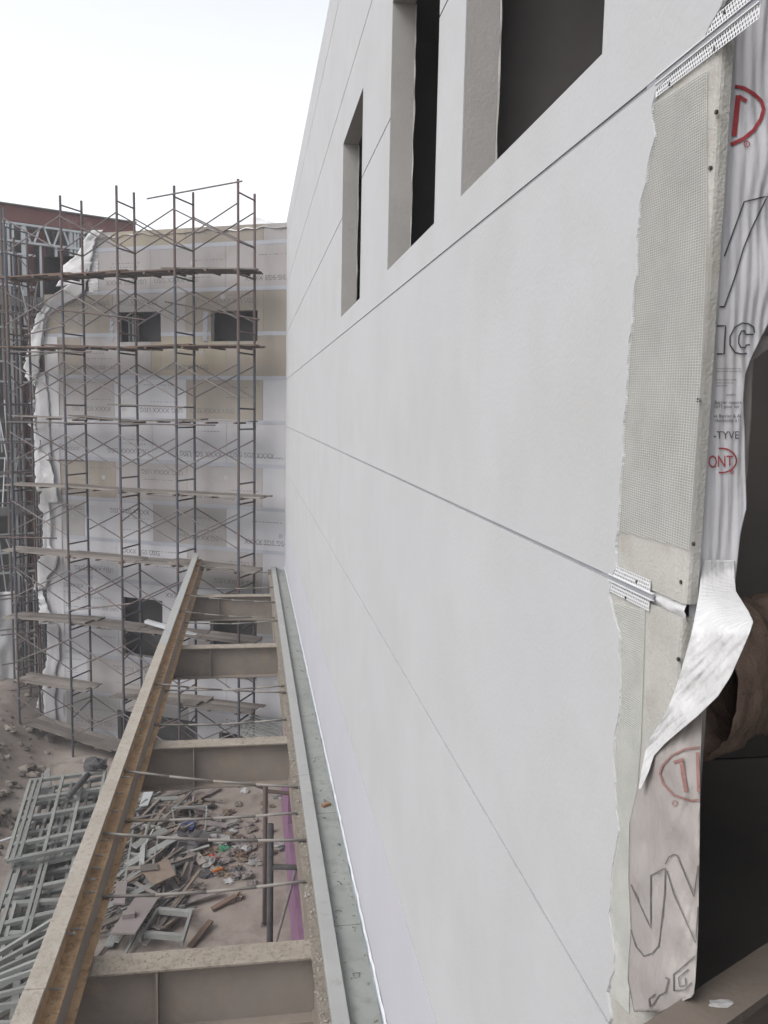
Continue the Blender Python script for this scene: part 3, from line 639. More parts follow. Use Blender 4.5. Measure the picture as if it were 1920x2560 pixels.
# window linings and dark rooms
for i, (a, b, c, d) in enumerate(FW):
    mb = MB()
    fbox(mb, a-.03, a-.001, c, d, -.2, -.021); fbox(mb, b+.001, b+.03, c, d, -.2, -.021); fbox(mb, a-.03, b+.03, d+.001, d+.03, -.2, -.021); fbox(mb, a-.03, b+.03, c-.03, c-.001, -.2, -.021)
    wf = mb.build('window_lining', M['jamb'], fac)
    for k in range(3 if i == 0 else 0):
        mb = MB(); u_ = lerp(a, b, [.78, .86, .95][k]); fbox(mb, u_, u_+.05, c, d, -.6, -.5); mb.build('stud', M['galv'], wf)
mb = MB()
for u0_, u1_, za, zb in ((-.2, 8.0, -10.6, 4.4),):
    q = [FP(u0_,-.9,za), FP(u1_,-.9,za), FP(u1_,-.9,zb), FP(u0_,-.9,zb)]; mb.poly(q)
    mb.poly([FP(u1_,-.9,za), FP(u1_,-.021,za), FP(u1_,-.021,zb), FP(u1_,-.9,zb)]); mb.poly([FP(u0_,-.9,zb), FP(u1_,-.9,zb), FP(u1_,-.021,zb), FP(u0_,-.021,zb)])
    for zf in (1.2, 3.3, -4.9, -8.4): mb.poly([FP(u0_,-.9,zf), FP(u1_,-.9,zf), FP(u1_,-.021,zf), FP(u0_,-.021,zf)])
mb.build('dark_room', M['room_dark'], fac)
mb = MB(); fbox(mb, -.2, 6.1, -10.6, 4.55, -2.5, -1.0); fbox(mb, 6.1, 7.9, -10.6, 2.6, -2.5, -1.0); mb.build('building_core', M['slab'], fac)
# plastic sheet along the roof edge and torn wrap down the left corner
mb = MB()
def roof_fn(s, t):
    u_ = lerp(-.05, 6.25, s); hump = .34*math.exp(-((u_-1.35)/.75)**2)+.10*math.exp(-((u_-4.9)/.7)**2)+.10*math.exp(-((u_-5.9)/.35)**2)
    prof = math.sin(t*math.pi)
    return FP(u_, lerp(.035, -1.2, t)+.03*nz(u_*3, t*4), 5.0-.09*(1-t)*2*(.6+.7*nz(u_*2.3, 3))+(hump+.05*nz(u_*2, t*3, 5)+.06)*prof)
mb.grid(roof_fn, 70, 10); mb.build('roof_sheet', M['wrap_white'], fac, smooth=True)
def flap(pts, offs, mt=M['wrap_white'], name='torn_wrap', n=8):
    # pts: list of (py, left px, right px) on the facade plane, offs: distance in front of it
    L = [(r[0], r[1]) for r in pts]; Rr = [(r[0], r[2]) for r in pts]; mb = MB(); sd_ = rnd.random()*50
    def fn(s, t):
        py = lerp(pts[0][0], pts[-1][0], t); px = lerp(interp(L, py)+5*nz(py*.09, sd_)+3*nz(py*.3, sd_), interp(Rr, py)+4*nz(py*.1, sd_+7), s); of = offs+.05*nz(s*1.5, t*5, sd_)+.02*nz(s*6, t*22, sd_+9)+.04*(1-s)
        u_, z_ = onF(px, py, of); return FP(u_, of, z_)
    mb.grid(fn, n, 40); mb.build(name, mt, fac, smooth=True, solid=.006)
flap([(575,226,260),(600,212,236),(640,190,232),(665,160,226),(690,152,205),(712,142,170),(716,140,160)], .10)
flap([(655,205,228),(690,180,222),(712,170,214),(725,150,212),(742,128,200),(765,110,150),(790,100,118),(830,94,112),(850,92,108)], .08, M['wrap_far'])
flap([(765,108,128),(790,90,112),(830,80,107),(880,66,100),(920,58,96),(950,78,92),(960,82,90)], .14)
flap([(930,95,112),(1000,86,122),(1100,86,126),(1200,88,128),(1230,92,128)], .07, M['wrap_far'])
flap([(925,66,100),(942,62,92),(965,85,90)], .18); flap([(990,82,86),(1010,74,84),(1020,80,86)], .16); flap([(1040,80,86),(1062,72,90),(1075,86,92)], .15)
flap([(1100,98,104),(1130,95,104),(1140,92,120),(1180,105,132),(1225,103,140),(1255,112,148),(1258,135,140)], .16)
flap([(1228,104,120),(1270,96,125),(1285,110,126),(1310,106,128),(1345,106,126),(1360,108,122),(1390,98,145),(1420,92,140),(1440,90,120),(1475,84,112)], .13)
flap([(1470,86,104),(1500,98,112),(1540,97,128),(1560,96,120)], .12); flap([(1560,118,146),(1640,122,150),(1680,108,140),(1740,108,138),(1830,112,142)], .09, M['wrap_far'])
flap([(1725,101,108),(1750,95,104),(1770,92,100)], .16)

# ------------------------------------------------------------------ stud framed building at the far left
stb = thing('stud_framed_building', 'half built metal stud frame building with dark red roof beam at far left', 'building', BP(1, -2, -10.5))
def bbox(mb, t0, t1, z0, z1, o0, o1): mb.hexa([BP(t0,o0,z0), BP(t1,o0,z0), BP(t1,o1,z0), BP(t0,o1,z0), BP(t0,o0,z1), BP(t1,o0,z1), BP(t1,o1,z1), BP(t0,o1,z1)])
def bpart(name, mt, t0, t1, z0, z1, o0=-.15, o1=0.): mb = MB(); bbox(mb, t0, t1, z0, z1, o0, o1); return mb.build(name, M[mt], stb)
tR = onB(338, 550)[0]; zT = onB(0, 507)[1]
rb = bpart('roof_beam', 'redsteel', -6, tR, zT-.52, zT-.02, -.25, .02)
mb = MB(); bbox(mb, -6, tR+.02, zT-.02, zT+.02, -.4, .12); mb.build('roof_beam_flange', M['slab'], rb)
bpart('roof_beam', 'redsteel', tR-1.4, tR+.25, zT-1.6, zT-.53, -3, -2.8); bpart('roof_beam', 'redsteel', -6, tR, zT-1.1, zT-.75, -4.2, -4.0)
mb = MB(); mb.bar(BP(tR-.05, -.2, zT-.35), BP(tR+.3, -.9, zT-1.1), .3, .4); mb.build('roof_bracket', M['redsteel'], stb)
zs = [zT-.56, zT-1.12]
for z in zs: bpart('ceiling_track', 'galv', -6, tR-.2, z-.05, z+.02, -.12, .03)
for i in range(9):
    t0 = -.35+i*.31; z0, z1 = (zs[1], zs[0]) if i % 2 else (zs[0], zs[1])
    mb = MB(); mb.bar(BP(t0, -.03, z0), BP(t0+.2, -.03, z1), .05, .05); mb.build('web_member', M['galv'], stb)
floors = [(onB(60, 740)[1], onB(60, 768)[1]), (onB(60, 1045)[1], onB(60, 1058)[1]), (onB(50, 1267)[1], onB(50, 1287)[1]), (onB(50, 1490)[1], onB(50, 1502)[1]), (onB(50, 1618)[1], onB(50, 1640)[1]), (onB(50, 1690)[1], onB(50, 1775)[1])]
for a, b in floors: bpart('floor_beam', 'slab', -6, 3.4, b, a, -.3, .05)
for px, wd, mt, ztop, zbot in ((8, .16, 'slab', zT-.55, -10.6), (24, .07, 'galv', zT-.6, -9.5), (36, .06, 'galv', zT-.6, -9.5), (63, .14, 'galv', zT-.6, 2.6), (77, .10, 'galv', 2.6, -9.3), (44, .06, 'galv', 3.0, -9.5),
                               (104, .05, 'galv', zs[1], 2.0), (143, .06, 'galv', zs[1], 2.0), (180, .10, 'galv', zs[0], 2.0), (190, .07, 'galv', zs[0], 2.0), (198, .06, 'galv', zs[0], 2.0), (242, .05, 'galv', zs[0], zs[1]), (292, .05, 'galv', zs[0], zs[1])):
    t = onB(px, 700)[0]; bpart('stud', mt, t-wd/2, t+wd/2, zbot, ztop, -.13, .01)
for px, wd in ((92, .35), (50, .16), (128, .2), (215, .4)):
    t = onB(px, 1000)[0]; bpart('steel_column', 'redsteel', t-wd/2, t+wd/2, -10.6, zT-.6, -.9, -.6)
for py in (635, 715, 820, 905, 955, 1098, 1145, 1190, 1225, 1335, 1380, 1430, 1545, 1580, 1600):
    z = onB(50, py)[1]; bpart('nogging', 'galv', -4, onB(88, py)[0], z-.03, z+.03, -.10, .02)
for i in range(26):
    fl = rnd.choice([(4.8, 1.0), (1, -3), (-1, -4), (-4, -8), (-5, -9.5)]); t0 = rnd.uniform(-1.4, -.1); mb = MB()
    mb.bar(BP(t0, rnd.uniform(.05, .4), rnd.uniform(fl[1], fl[0])), BP(t0+rnd.uniform(-.7, .7), rnd.uniform(.05, .4), rnd.uniform(fl[1], fl[0])), .035, .035); mb.build('diagonal_strap', M['galv' if i % 3 else 'brace'], stb)
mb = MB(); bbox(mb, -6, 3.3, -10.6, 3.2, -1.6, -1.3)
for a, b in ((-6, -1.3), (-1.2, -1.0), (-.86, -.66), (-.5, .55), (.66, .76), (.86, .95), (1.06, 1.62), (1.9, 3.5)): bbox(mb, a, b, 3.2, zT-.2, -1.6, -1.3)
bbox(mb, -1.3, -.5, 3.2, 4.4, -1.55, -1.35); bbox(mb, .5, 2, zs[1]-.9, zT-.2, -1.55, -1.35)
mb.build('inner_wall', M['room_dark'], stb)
mb = MB(); mb.grid(lambda s, t: BP(lerp(-1.8, -.99+.10*nz(t*7), s), .35+.15*nz(s*3, t*5), lerp(-6.2, -9.9, t)), 8, 30); mb.build('hanging_wrap', M['wrap_white'], stb, smooth=True, solid=.01)

# ------------------------------------------------------------------ scaffold
scf = thing('scaffold', 'tall rusty blue tube scaffold with cross braces in front of sheathed building', 'scaffold', FP(4.5, .85, -10.5))
UC = [8.24, 6.30, 4.48, 2.63, .74]; OF, OI = 1.30, .40
DZ = [3.6-2.01*k for k in range(7)]
SR = random.Random(3)
jit = {(i, o): [SR.uniform(-.02, .02) for _ in range(2)] for i in range(5) for o in (0, 1)}
def post_at(i, o, z):
    j = jit[(i, o)]; f = (z+10.5)/16.
    return FP(UC[i]+j[0]*f*2+.012*nz(z*.6, i*3+o), (OF, OI)[o]+j[1]*f*2, z)
for i in range(5):
    for k in range(-1, 7):
        zt = (DZ[0]+2.01 if k < 0 else DZ[k])-.06; zb = zt-2.01
        tops = [zt+ (SR.uniform(.15,.42) if k < 0 else 0) for _ in (0,1)]
        if i == 0 and k < 0: tops = [zt, zt-.5]
        mb = MB()
        for o in (0, 1):
            pb = post_at(i, o, zb)
            z_b = zb if k < 6 else gz(pb.x, pb.y)-.02
            mb.tube(post_at(i, o, z_b), post_at(i, o, tops[o]), .035, 8)
            if k < 6: mb.tube(post_at(i, o, zb-.07), post_at(i, o, zb+.07), .039, 8)
        mt = M['scaf_red'] if (SR.random() < (.55 if k < 1 else .25)) else M['scaf']
        dz = .06 if k >= 0 else .02; mb.tube(post_at(i, 0, zt-dz-(.5 if i == 0 and k < 0 else 0)), post_at(i, 1, zt-dz-(.5 if i == 0 and k < 0 else 0)), .024, 7)
        fr = mb.build('frame', mt, scf, smooth=False)
        for dz in ((1.52,) if k >= 0 else (1.25,)):
            mb = MB(); mb.tube(post_at(i, 0, zt-dz), post_at(i, 1, zt-dz+SR.uniform(-.01,.01)), .024, 7); mb.build('rung', mt, fr)
        if k >= 2 and SR.random() < .4 or k == 6:
            mb = MB(); mb.tube(post_at(i, 0, zt-.75), post_at(i, 1, zt-.45), .02, 6); mb.build('rung', mt, fr)
for i in range(4):
    for k in range(-1, 7):
        zt = DZ[0]+2.01 if k < 0 else DZ[k]
        for o in (0, 1):
            if k < 0 and i == 0 and o == 1: continue
            for s in (0, 1):
                if SR.random() < .06: continue
                a = post_at(i, o, zt-(.38 if s else 1.30)+SR.uniform(-.04,.04)); b = post_at(i+1, o, zt-(1.30 if s else .38)+SR.uniform(-.04,.04))
                of = FN*(.036 if o == 0 else -.036)*(1 if s else .6)
                mb = MB(); mb.tube(a+of, b+of, .019, 6); mb.build('cross_brace', M['scaf_red'] if SR.random() < .2 else M['brace'], scf)
rails = [((370,498),(608,454),OF), ((138,774),(365,800),OF), ((415,755),(650,800),OI+.1), ((65,838),(165,814),OF), ((0,1342),(144,1345),OF+.1), ((22,1055),(540,1063),OF), ((30,880),(230,880),OF), ((175,1525),(330,1508),OF+.05), ((60,893),(150,880),OF), ((120,1150),(210,1152),OF-.3)]
for a, b, o in rails:
    ua, za = onF(*a, o); ub, zb = onF(*b, o); mb = MB(); mb.tube(FP(ua, o+.05, za), FP(ub, o+.05, zb), .022, 7); mb.build('guard_rail', M['scaf_red'] if SR.random() < .3 else M['brace'], scf)
acs = thing('access_scaffold', 'narrow dense pipe scaffold in front of the stud framed building at far left', 'scaffold', BP(-.6, .9, -10.5))
TC = [onB(14, 1000, .9)[0], onB(44, 1000, .9)[0], onB(84, 1000, .9)[0]]
for i, t_ in enumerate(TC):
    for o in (.9, 1.5):
        top_ = [6.0, 5.2, 4.0][i]-(o-.9); b_ = BP(t_, o, 0); mb = MB(); mb.tube(BP(t_, o, gz(b_.x, b_.y)-.02), BP(t_+.03, o, top_), .034, 8); mb.build('standard', M['scaf' if (i+int(o)) % 2 else 'scaf_red'], acs)
for k in range(15):
    z = 5.0-k*1.02+SR.uniform(-.1,.1)
    for o in (.9, 1.5):
        if SR.random() < .75: mb = MB(); mb.tube(BP(TC[0]-.5, o+.05, z), BP(TC[2]+.15, o+.05, z+SR.uniform(-.06,.06)), .024, 7); mb.build('ledger', M['brace'], acs)
    if k < 14: mb = MB(); j_ = k % 2; mb.tube(BP(TC[j_], 1.56, z), BP(TC[2-j_], 1.56, z-1.0), .02, 6); mb.build('cross_brace', M['scaf_red' if k % 3 else 'brace'], acs)
    for t_ in TC: mb = MB(); mb.tube(BP(t_, .9, z-.3), BP(t_, 1.5, z-.3), .022, 6); mb.build('transom', M['scaf'], acs)
# decks of planks: each a thing of its own
ORD = ['top', 'second', 'third', 'fourth', 'fifth', 'sixth', 'lowest']; BAY = ['far left', 'centre left', 'centre right', 'right hand']
def deck(u0, u1, z0, z1, n, label, dark, wd=.19, off0=.47, gap=.012, name='scaffold_deck'):
    t = thing(name, label, 'scaffold deck', FP((u0+u1)/2, .85, min(z0, z1)), 'plank decks on the scaffold')
    for j in range(n):
        o = off0+wd/2+j*(wd+gap); a = FP(u0+SR.uniform(-.10,.10), o, z0+.018+SR.uniform(0,.006)); b = FP(u1+SR.uniform(-.10,.10), o+SR.uniform(-.01,.01), z1+.018+SR.uniform(0,.006))
        mb = MB(); mb.bar(a, b, wd, .036); mb.build('plank', M['plank_dark'] if dark and SR.random() < .7 else M['plank'], t)
    if n > 2:
        for q in (.18, .5, .82):
            mb = MB(); u_ = lerp(u0, u1, q); z_ = lerp(z0, z1, q)-.028; mb.bar(FP(u_, off0, z_), FP(u_, off0+n*(wd+gap), z_), .07, .045); mb.build('batten', M['plank_dark'], t)
    return t
LOOK = ['sagging dark', 'weathered', 'grey patchy', 'rust stained', 'dusty', 'loosely laid', 'bleached']
for k in range(7):
    for i in range(4):
        if k == 6 and i in (1,): continue
        a, b = UC[i], UC[i+1]; z = DZ[k]+.0; lo_ = .04 if i % 2 else 0
        ua, ub = a+.30+SR.uniform(-.12,.35), b-.30-SR.uniform(-.12,.3); sl_ = SR.uniform(-.05, .05)
        deck(ua, ub, z+lo_+sl_+.02, z+.045-lo_*.5-sl_+.02, 4 if k != 2 else 3, '%s plank deck on the %s scaffold level, %s bay' % (LOOK[(k+i*3) % 7], ORD[k], BAY[i]), k < 2, off0=.44)  # upper two decks show undersides, their shade put into darker planks
u_, z_ = onF(75, 1835, 1.3); v_, y_ = onF(290, 1885, .6)
deck(8.1, 5.0, -9.75, -10.15, 3, 'sloping grey ramp of planks at the foot of the scaffold', False, .24)
deck(6.1, 2.6, -10.05, -10.2, 3, 'dusty plank walkway lying low along the base of the sheathed building', False, .24)
for (pa, pb, o, mt, lb) in (((365,1553),(500,1592),1.0,'white_board','long white coated board lying across the scaffold by the lower left window'), ((420,1575),(520,1600),.8,'white_board','short white board lying behind the long white board on the scaffold'),
                           ((272,1011),(464,1018),1.25,'plank','single brown plank resting on the scaffold rungs above the third deck'), ((615,1797),(722,1835),1.1,'galv_dirty','bundle of dark metal slats stacked beside the ledge above the basement opening')):
    ua, za = onF(*pa, o); ub, zb = onF(*pb, o)
    if 'bundle' in lb:
        t = thing('slat_bundle', lb, 'metal slats', FP(ua, o, min(za, zb)-.03))
        for j in range(9): mb = MB(); mb.bar(FP(ua, o-.35+j*.085, za-.14*j*.3), FP(ub, o-.35+j*.085, zb-.14*j*.3), .05, .03); mb.build('slat', M['galv_dirty'], t)
    else:
        mb = MB(); mb.bar(FP(ua, o, za), FP(ub, o, zb), .16, .04 if mt == 'plank' else .09); tag(mb.build('loose_board', M[mt], bevel=.004), lb, 'board')

# ------------------------------------------------------------------ yard: stud panels, scrap timber, rubbish
def panel(label, c, zc_, nu, nv, dirs=None, wd=.13, h=.085, sub=1, nm='wall_frame', mt='galv_dirty'):
    # c: four photo points giving the corners in order round the panel, zc_: their heights
    P = [onZ(px, py, z) for (px, py), z in zip(c, zc_)]
    t = thing(nm, label, 'stud panel', (sum(P, V())/4).xy.to_3d()+V((0, 0, min(zc_)-h/2)), 'stud wall panels stacked in the yard')
    def Q(s, r): return lerp(lerp(P[0], P[1], s), lerp(P[3], P[2], s), r)
    for s in nu: mb = MB(); mb.bar(Q(s, 0), Q(s, 1), wd*.55, h); mb.build('stud', M[mt], t)
    for r in nv: mb = MB(); mb.bar(Q(0, r)-V((0,0,.008)), Q(1, r)-V((0,0,.008)), wd, h*.9); mb.build('track', M[mt], t)
    return t
panel('top galvanised stud panel of the stack left of the canopy', [(76,1952),(266,1928),(232,2108),(16,2152)], [-9.45,-9.55,-9.75,-9.7], [0,.07,.14,.42,.70,.98], [0,.27,.52,.83,1])
panel('second galvanised stud panel, showing skewed beneath the top one', [(92,1975),(262,1945),(225,2130),(30,2175)], [-9.75,-9.8,-9.95,-9.95], [0,.25,.5,.62,.78,1], [0,.2,.4,.6,.8,1])
panel('galvanised stud panel projecting below the top panel of the stack', [(50,2110),(225,2080),(178,2310),(-30,2360)], [-9.9,-9.95,-10.05,-10.05], [0,.1,.4,.47,.85,.92], [0,.25,.55,.85,1])
panel('stud panel lying lowest at the left edge with wide open bays', [(-20,2262),(170,2250),(120,2420),(-60,2420)], [-10.0,-10.05,-10.2,-10.2], [0,.3,.6,1], [0,.5,1])
panel('narrow slatted stud panel tilted at the bottom left corner', [(148,2292),(75,2560),(-130,2560),(-60,2420)], [-9.55,-9.6,-9.9,-9.9], [0,.18,.32,.42,.52,.68,.82,1], [0,1], wd=.12)
panel('lower slatted stud panel under the tilted one at bottom left', [(160,2330),(120,2500),(-60,2620),(-70,2450)], [-9.95,-10.0,-10.25,-10.25], [0,.2,.4,.55,.75,1], [0,.5,1], wd=.12)
panel('third stud panel in the stack, mostly hidden under the upper two', [(110,1990),(270,1965),(215,2160),(45,2200)], [-10.0,-10.05,-10.15,-10.15], [0,.15,.33,.5,.7,.85,1], [0,.15,.35,.5,.65,.85,1])
panel('dark stud panel at the bottom of the stack against the ground', [(70,2060),(245,2030),(190,2290),(0,2330)], [-10.2,-10.2,-10.3,-10.3], [0,.2,.35,.55,.75,1], [0,.12,.3,.45,.6,.75,.9,1])
panel('flat stud panel on the ground under the slatted panels at bottom left', [(0,2330),(165,2300),(110,2560),(-60,2560)], [-10.25,-10.25,-10.35,-10.35], [0,.25,.5,.75,1], [0,.2,.4,.6,.8,1])
panel('rectangular stud frame lying at the foot of the timber pile', [(395,2275),(478,2283),(455,2358),(350,2350)], [-10.1,-10.1,-10.2,-10.25], [0,1], [0,.8], wd=.10, h=.12)
panel('thin open metal frame leaning at back of the scrap pile', [(430,2020),(517,2015),(512,2080),(440,2090)], [-9.9,-9.95,-10.3,-10.35], [0,1], [0], wd=.05, h=.05)
panel('metal frame half buried in the scrap boards under the near rods', [(335,2060),(400,2070),(370,2230),(310,2220)], [-10.1,-10.1,-10.2,-10.2], [0,.5,1], [0,.5,1], wd=.08, h=.08)
def zg(p): return gz(p.x, p.y)
mb = MB(); a = onZ(172, 1990, -9.4); b = onZ(220, 1937, -9.4); mb.tube(a, b, .075, 14); tag(mb.build('black_pipe', M['cloth_dark'], smooth=True), 'short black plastic pipe lying on top of the stud panels', 'pipe')
mb = MB(); a = onZ(0, 2103, -9.95); b = onZ(80, 2078, -9.9); mb.tube(a, b, .025, 8); tag(mb.build('white_pipe', M['white_board']), 'thin white plastic pipe at the left edge beside the stud panels', 'pipe')
for (pts, z, lb) in (([(105,1935),(125,1915),(132,1990),(92,2000)], -9.75, 'crumpled pale sheet lying on the left of the stud panels'),):
    mb = MB(); P = [onZ(px, py, z) for px, py in pts]; mb.grid(lambda s, t: lerp(lerp(P[0], P[1], s), lerp(P[3], P[2], s), t)+V((0, 0, .05*nz(s*5, t*5))), 8, 8); tag(mb.build('plastic_sheet', M['poly'], smooth=True, solid=.01), lb, 'plastic sheet')
# scrap timber
def zone(px, py, cx, cy): return ('near its front ' if py > cy+60 else 'near its back ' if py < cy-60 else 'in its middle ')+('left' if px < cx-35 else 'right' if px > cx+35 else 'centre')
SCR = 'weathered scrap board in the tangled pile under the canopy frame'
for n in range(260):
    for _ in range(20):
        px, py = rnd.uniform(275, 500), rnd.uniform(1990, 2320)
        if px < 520-(py-2000)*.25 and px > 330-(py-1960)*.32: break
    c = onZ(px, py, -10.4); c.z = zg(c)+.03+.50*rnd.random()**1.2*max(.15, 1-abs(px-370)/170)
    L = rnd.uniform(.5, 2.0); an = rnd.choice([R(rnd.gauss(40, 20)), R(rnd.gauss(75, 18)), R(rnd.uniform(0, 180))]); tl = rnd.gauss(0, .09)
    d = V((math.cos(an), math.sin(an), tl)); a, b = c-d*L/2, c+d*L/2
    for q in (a, b): q.z = max(q.z, zg(q)+.03)
    mt_ = rnd.choice(['plank','plank','plank','ply','card','galv_dirty','galv_dirty'])
    lab_ = '%s %s in the scrap pile under the canopy, %s' % ('short' if L < .9 else 'long' if L > 1.5 else 'medium length', {'plank': 'grey weathered board', 'ply': 'pale plywood strip', 'card': 'brown board', 'galv_dirty': 'metal strip'}[mt_], zone(px, py, 385, 2150))
    mb = MB(); mb.bar(a, b, rnd.choice([.04,.05,.06,.08,.12,.18]), rnd.choice([.02,.03,.04]), roll=rnd.gauss(0,.25)); tag(mb.build('scrap_board', M[mt_]), lab_, 'board', 'scrap boards in the pile')
def plate(c, z, mt, lb, th=.03, name='plywood_sheet', cat='plywood'):
    P = [onZ(px, py, z) for px, py in c]; mb = MB(); mb.hexa([p for p in P]+[p+V((0, 0, th)) for p in P]); return tag(mb.build(name, M[mt]), lb, cat)
plate([(274,2336),(338,2337),(395,2249),(340,2244)], -9.98, 'ply', 'pale plywood sheet with a block on it at front of the scrap pile')
P = onZ(322, 2292, -9.95); mb = MB(); mb.bar(P-V((.12,.0,-.05)), P+V((.12,.02,.05)), .16, .09); tag(mb.build('timber_block', M['ply'], bevel=.006), 'small timber block lying on the plywood sheet', 'block')
plate([(282,2262),(312,2262),(318,2208),(292,2205)], -10.0, 'ply', 'small board sheet half under the golden beam in the scrap pile', name='board_sheet', cat='board')
plate([(352,2178),(420,2150),(440,2190),(385,2215)], -9.95, 'card', 'brown cardboard sheet in the middle of the scrap pile', name='cardboard_sheet', cat='cardboard')
plate([(350,2165),(392,2160),(396,2175),(352,2180)], -9.9, 'plank', 'bent pale offcut above the cardboard sheet', name='board_sheet', cat='board')
plate([(348,2018),(362,1975),(385,1976),(370,2015)], -10.1, 'galv', 'shiny metal offcut at the back of the scrap pile', name='metal_offcut', cat='metal')
for (pa, pb, wd, mt, lb) in (((475,2350),(527,2295),.12,'plank_dark','short dark plank lying alone right of the stud frame'), ((530,2258),(588,2238),.12,'plank_dark','short reddish plank lying on the bare ground right of the pile'),
                            ((482,1983),(554,1993),.05,'plank','thin pale stick on the ground behind the rubbish'), ((420,2145),(510,2220),.09,'plank','long narrow batten lying diagonally over the pile'), ((355,2320),(412,2262),.14,'plank','curved grey plank beside the plywood sheet'),
                            ((265,2298),(340,2245),.12,'plank','grey plank propped along the edge of the plywood sheet'), ((295,2210),(338,2185),.14,'plank','short light plank by the golden beam in the pile')):
    a, b = onZ(*pa, -10.3), onZ(*pb, -10.3); a.z = zg(a)+.05; b.z = zg(b)+.12; mb = MB(); mb.bar(a, b, wd, .05); tag(mb.build('loose_plank', M[mt]), lb, 'plank')
def scrap(px, py, r, h, mt, lb, name, cat, group=None, rough=.8, z=None):
    c = onZ(px, py, -10.45); c.z = zg(c) if z is None else z
    mb = MB(); mb.blob(c+V((0, 0, h*.5)), r, r*rnd.uniform(.7, 1.1), h*.55, rnd.random()*90, rough, 12, 8, 2.2); return tag(mb.build(name, M[mt]), lb, cat, group)
scrap(462, 2076, .26, .26, 'blue', 'crumpled bright blue bag at the back of the rubbish heap', 'blue_bag', 'bag')
scrap(470, 2125, .42, .40, 'cloth_dark', 'large dark cloth bundle in the middle of the rubbish heap', 'cloth_bundle', 'cloth')
scrap(238, 2010, .28, .30, 'cloth_dark', 'dark crumpled sack on the stud panels beside the golden beam', 'dark_sack', 'sack', z=-9.5)
scrap(225, 2000, .16, .18, 'poly', 'pale plastic bag beside the dark sack on the stud panels', 'plastic_bag', 'bag', z=-9.45)
scrap(542, 2107, .28, .22, 'poly', 'big pale plastic sack right of the dark cloth bundle', 'plastic_sack', 'sack')
scrap(558, 2127, .17, .14, 'green', 'bright green plastic scrap on the rubbish heap', 'green_scrap', 'plastic scrap')
scrap(530, 2148, .18, .14, 'redp', 'red plastic scrap just below the green one', 'red_scrap', 'plastic scrap')
scrap(578, 2075, .15, .07, 'paper', 'white paper scrap at the back of the rubbish heap', 'paper_scrap', 'paper')
scrap(575, 2205, .13, .08, 'paper', 'white crumpled paper in front of the orange plastic piece', 'paper_scrap', 'paper')
scrap(611, 2190, .11, .06, 'paper', 'white paper scrap lying apart on bare ground near the posts', 'paper_scrap', 'paper')
scrap(612, 2125, .13, .14, 'paper', 'white and blue bag on the right of the heap', 'paper_bag', 'bag')
scrap(700, 2115, .20, .16, 'poly', 'clear plastic bag behind the posts near the pink insulation', 'plastic_bag', 'bag')
scrap(365, 2130, .22, .28, 'card', 'crumpled pale brown paper standing up in the scrap pile', 'cardboard_piece', 'cardboard')
scrap(520, 1958, .12, .12, 'paper', 'white paper scrap below the second cross beam', 'paper_scrap', 'paper'); scrap(612, 1976, .12, .08, 'paper', 'small white scrap near the red post top', 'paper_scrap', 'paper')
scrap(700, 1990, .18, .12, 'poly', 'crumpled clear film in shade by the pink insulation', 'plastic_film', 'plastic'); scrap(440, 1935, .22, .3, 'poly', 'pale plastic wad beside the second cross beam', 'plastic_wad', 'plastic')
a, b = onZ(532,2179,-10.3), onZ(556,2171,-10.3); mb = MB(); mb.bar(a, b, .07, .05); tag(mb.build('orange_piece', M['orange']), 'bright orange plastic piece on the rubbish heap', 'plastic scrap')
for n in range(110):
    px, py = rnd.gauss(570, 62), rnd.gauss(2120, 52)
    if not (420 < px < 720 and 2000 < py < 2260): continue
    mt = rnd.choice(['card','card','plank','poly','cloth_dark','stone','card','plank_dark','plank','ply'])
    scrap(px, py, rnd.uniform(.05, .17), rnd.uniform(.05, .16), mt, 'small crumpled %s in the rubbish heap, %s' % ({'card': 'brown card', 'plank': 'grey wood scrap', 'poly': 'clear plastic', 'cloth_dark': 'dark rag', 'stone': 'grey lump', 'plank_dark': 'dark wood scrap', 'paper': 'white paper', 'ply': 'pale board scrap'}[mt], zone(px, py, 570, 2120)), 'rubbish_scrap', 'rubbish', 'small scraps in the rubbish heap', 1.0)
# rubble on the bank at the left
for n in range(150):
    px, py = rnd.uniform(-20, 130), rnd.uniform(1740, 2140)
    if px > 120-(py-1900)*.3: continue
    c = onZ(px, py, -10.2)
    for _ in range(4): c = onZ(px, py, zg(c))
    s = rnd.uniform(.04, .13) if rnd.random() < .85 else rnd.uniform(.14, .22)
    mb = MB(); mb.blob(c+V((0,0,s*.2)), s, s*rnd.uniform(.6,1), s*rnd.uniform(.4,.8), n*.7, .55, 8, 6); tag(mb.build('rubble_stone', M['stone']), '%s stone on the dirt bank at far left, %s' % ('fist sized' if s < .09 else 'football sized' if s < .18 else 'large', 'below the scaffold foot' if py < 1870 else 'above the stud panels' if py < 1980 else 'beside the stud panels'), 'stone', 'stones on the dirt bank')
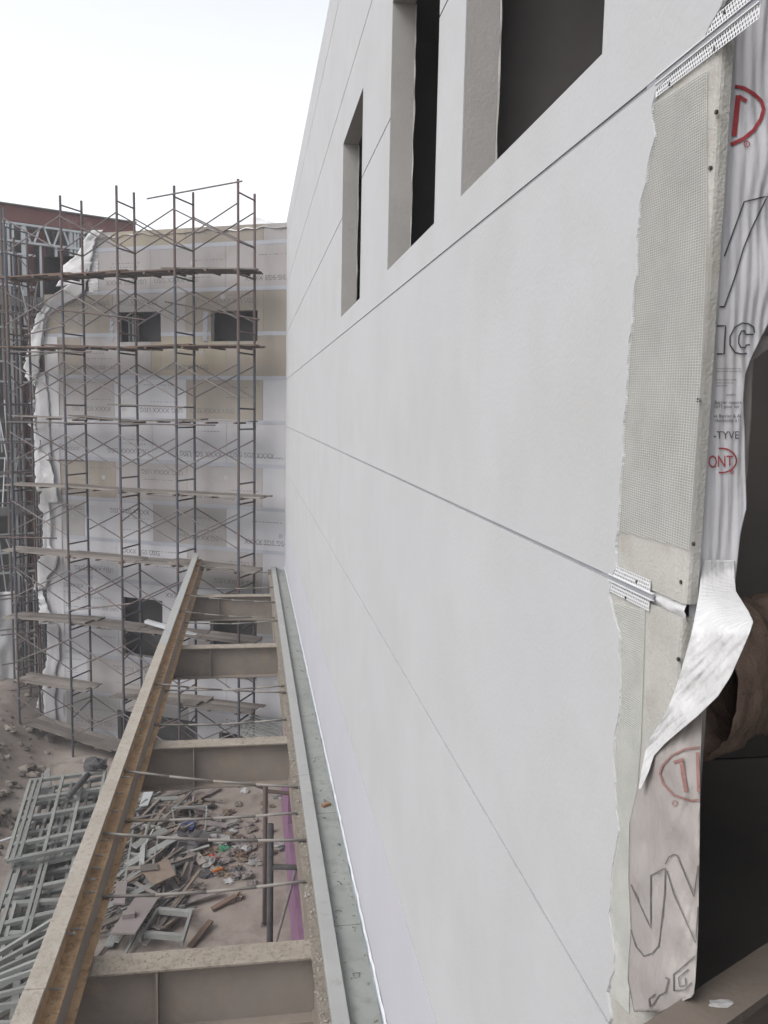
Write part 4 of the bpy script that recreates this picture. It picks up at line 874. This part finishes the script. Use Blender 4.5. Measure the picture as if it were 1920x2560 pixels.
# shoring posts under the canopy
def vpost(px, py, zt, r, mt, name, lb, arms=()):
    b = onZ(px, py, -10.5); b.z = zg(b)
    t = thing(name, lb, 'post', b); mb = MB(); mb.tube(b, (b.x, b.y, zt), r, 10); mb.build('tube', M[mt], t, smooth=True)
    for z, dx, dy, dz, rr, m2 in arms: mb = MB(); mb.tube((b.x, b.y, z), (b.x+dx, b.y+dy, z+dz), rr, 8); mb.build('arm', M[m2], t, smooth=True)
    mb = MB(); mb.box(b.x-.08, b.x+.08, b.y-.08, b.y+.08, b.z-.01, b.z+.012); mb.build('base_plate', M[mt], t)
    return t
vpost(662, 2315, -6.6, .05, 'scaf_red', 'shoring_post', 'rusty red shoring post right of the rubbish heap', [(-7.6, 1.2, -.1, -.15, .04, 'scaf_red'), (-7.55, -.9, .6, .1, .035, 'scaf_red')])
vpost(674, 2470, -7.35, .06, 'cloth_dark', 'shoring_post', 'dark green shoring post in front of the rusty red one', [(-8.15, .85, -.05, -.05, .05, 'cloth_dark')])
a = onZ(684, 2364, -10.4); b = onX(752, 2130, -.03); a.z = zg(a); mb = MB(); mb.tube(a, b, .03, 8); tag(mb.build('leaning_pole', M['rod']), 'thin grey pole leaning from the ground to the pink insulation', 'pole')
vpost(792, 2600, -7.0, .05, 'cloth_dark', 'shoring_post', 'dark post under the near cross beam by the wall')
a = onZ(700, 2600, -10.4); b = onZ(760, 2520, -8.5); a.z = zg(a); mb = MB(); mb.tube(a, b, .03, 8); tag(mb.build('leaning_pole', M['brace']), 'dark pole leaning under the near cross beam', 'pole')

# ------------------------------------------------------------------ thin dusty haze, added to lift the dark tones
hm = bpy.data.materials.new('dusty_lift_haze'); hm.use_nodes = True; t = hm.node_tree; t.nodes.clear()
pv = t.nodes.new('ShaderNodeVolumePrincipled'); pv.inputs['Color'].default_value = (.93, .95, 1, 1); pv.inputs['Density'].default_value = .0019; pv.inputs['Anisotropy'].default_value = .2
ot = t.nodes.new('ShaderNodeOutputMaterial'); t.links.new(pv.outputs[0], ot.inputs['Volume'])
mb = MB(); mb.box(-205, 205, -205, 205, -12.2, 7.6); mb.build('haze', hm)['kind'] = 'stuff'
sc.cycles.volume_bounces = 1
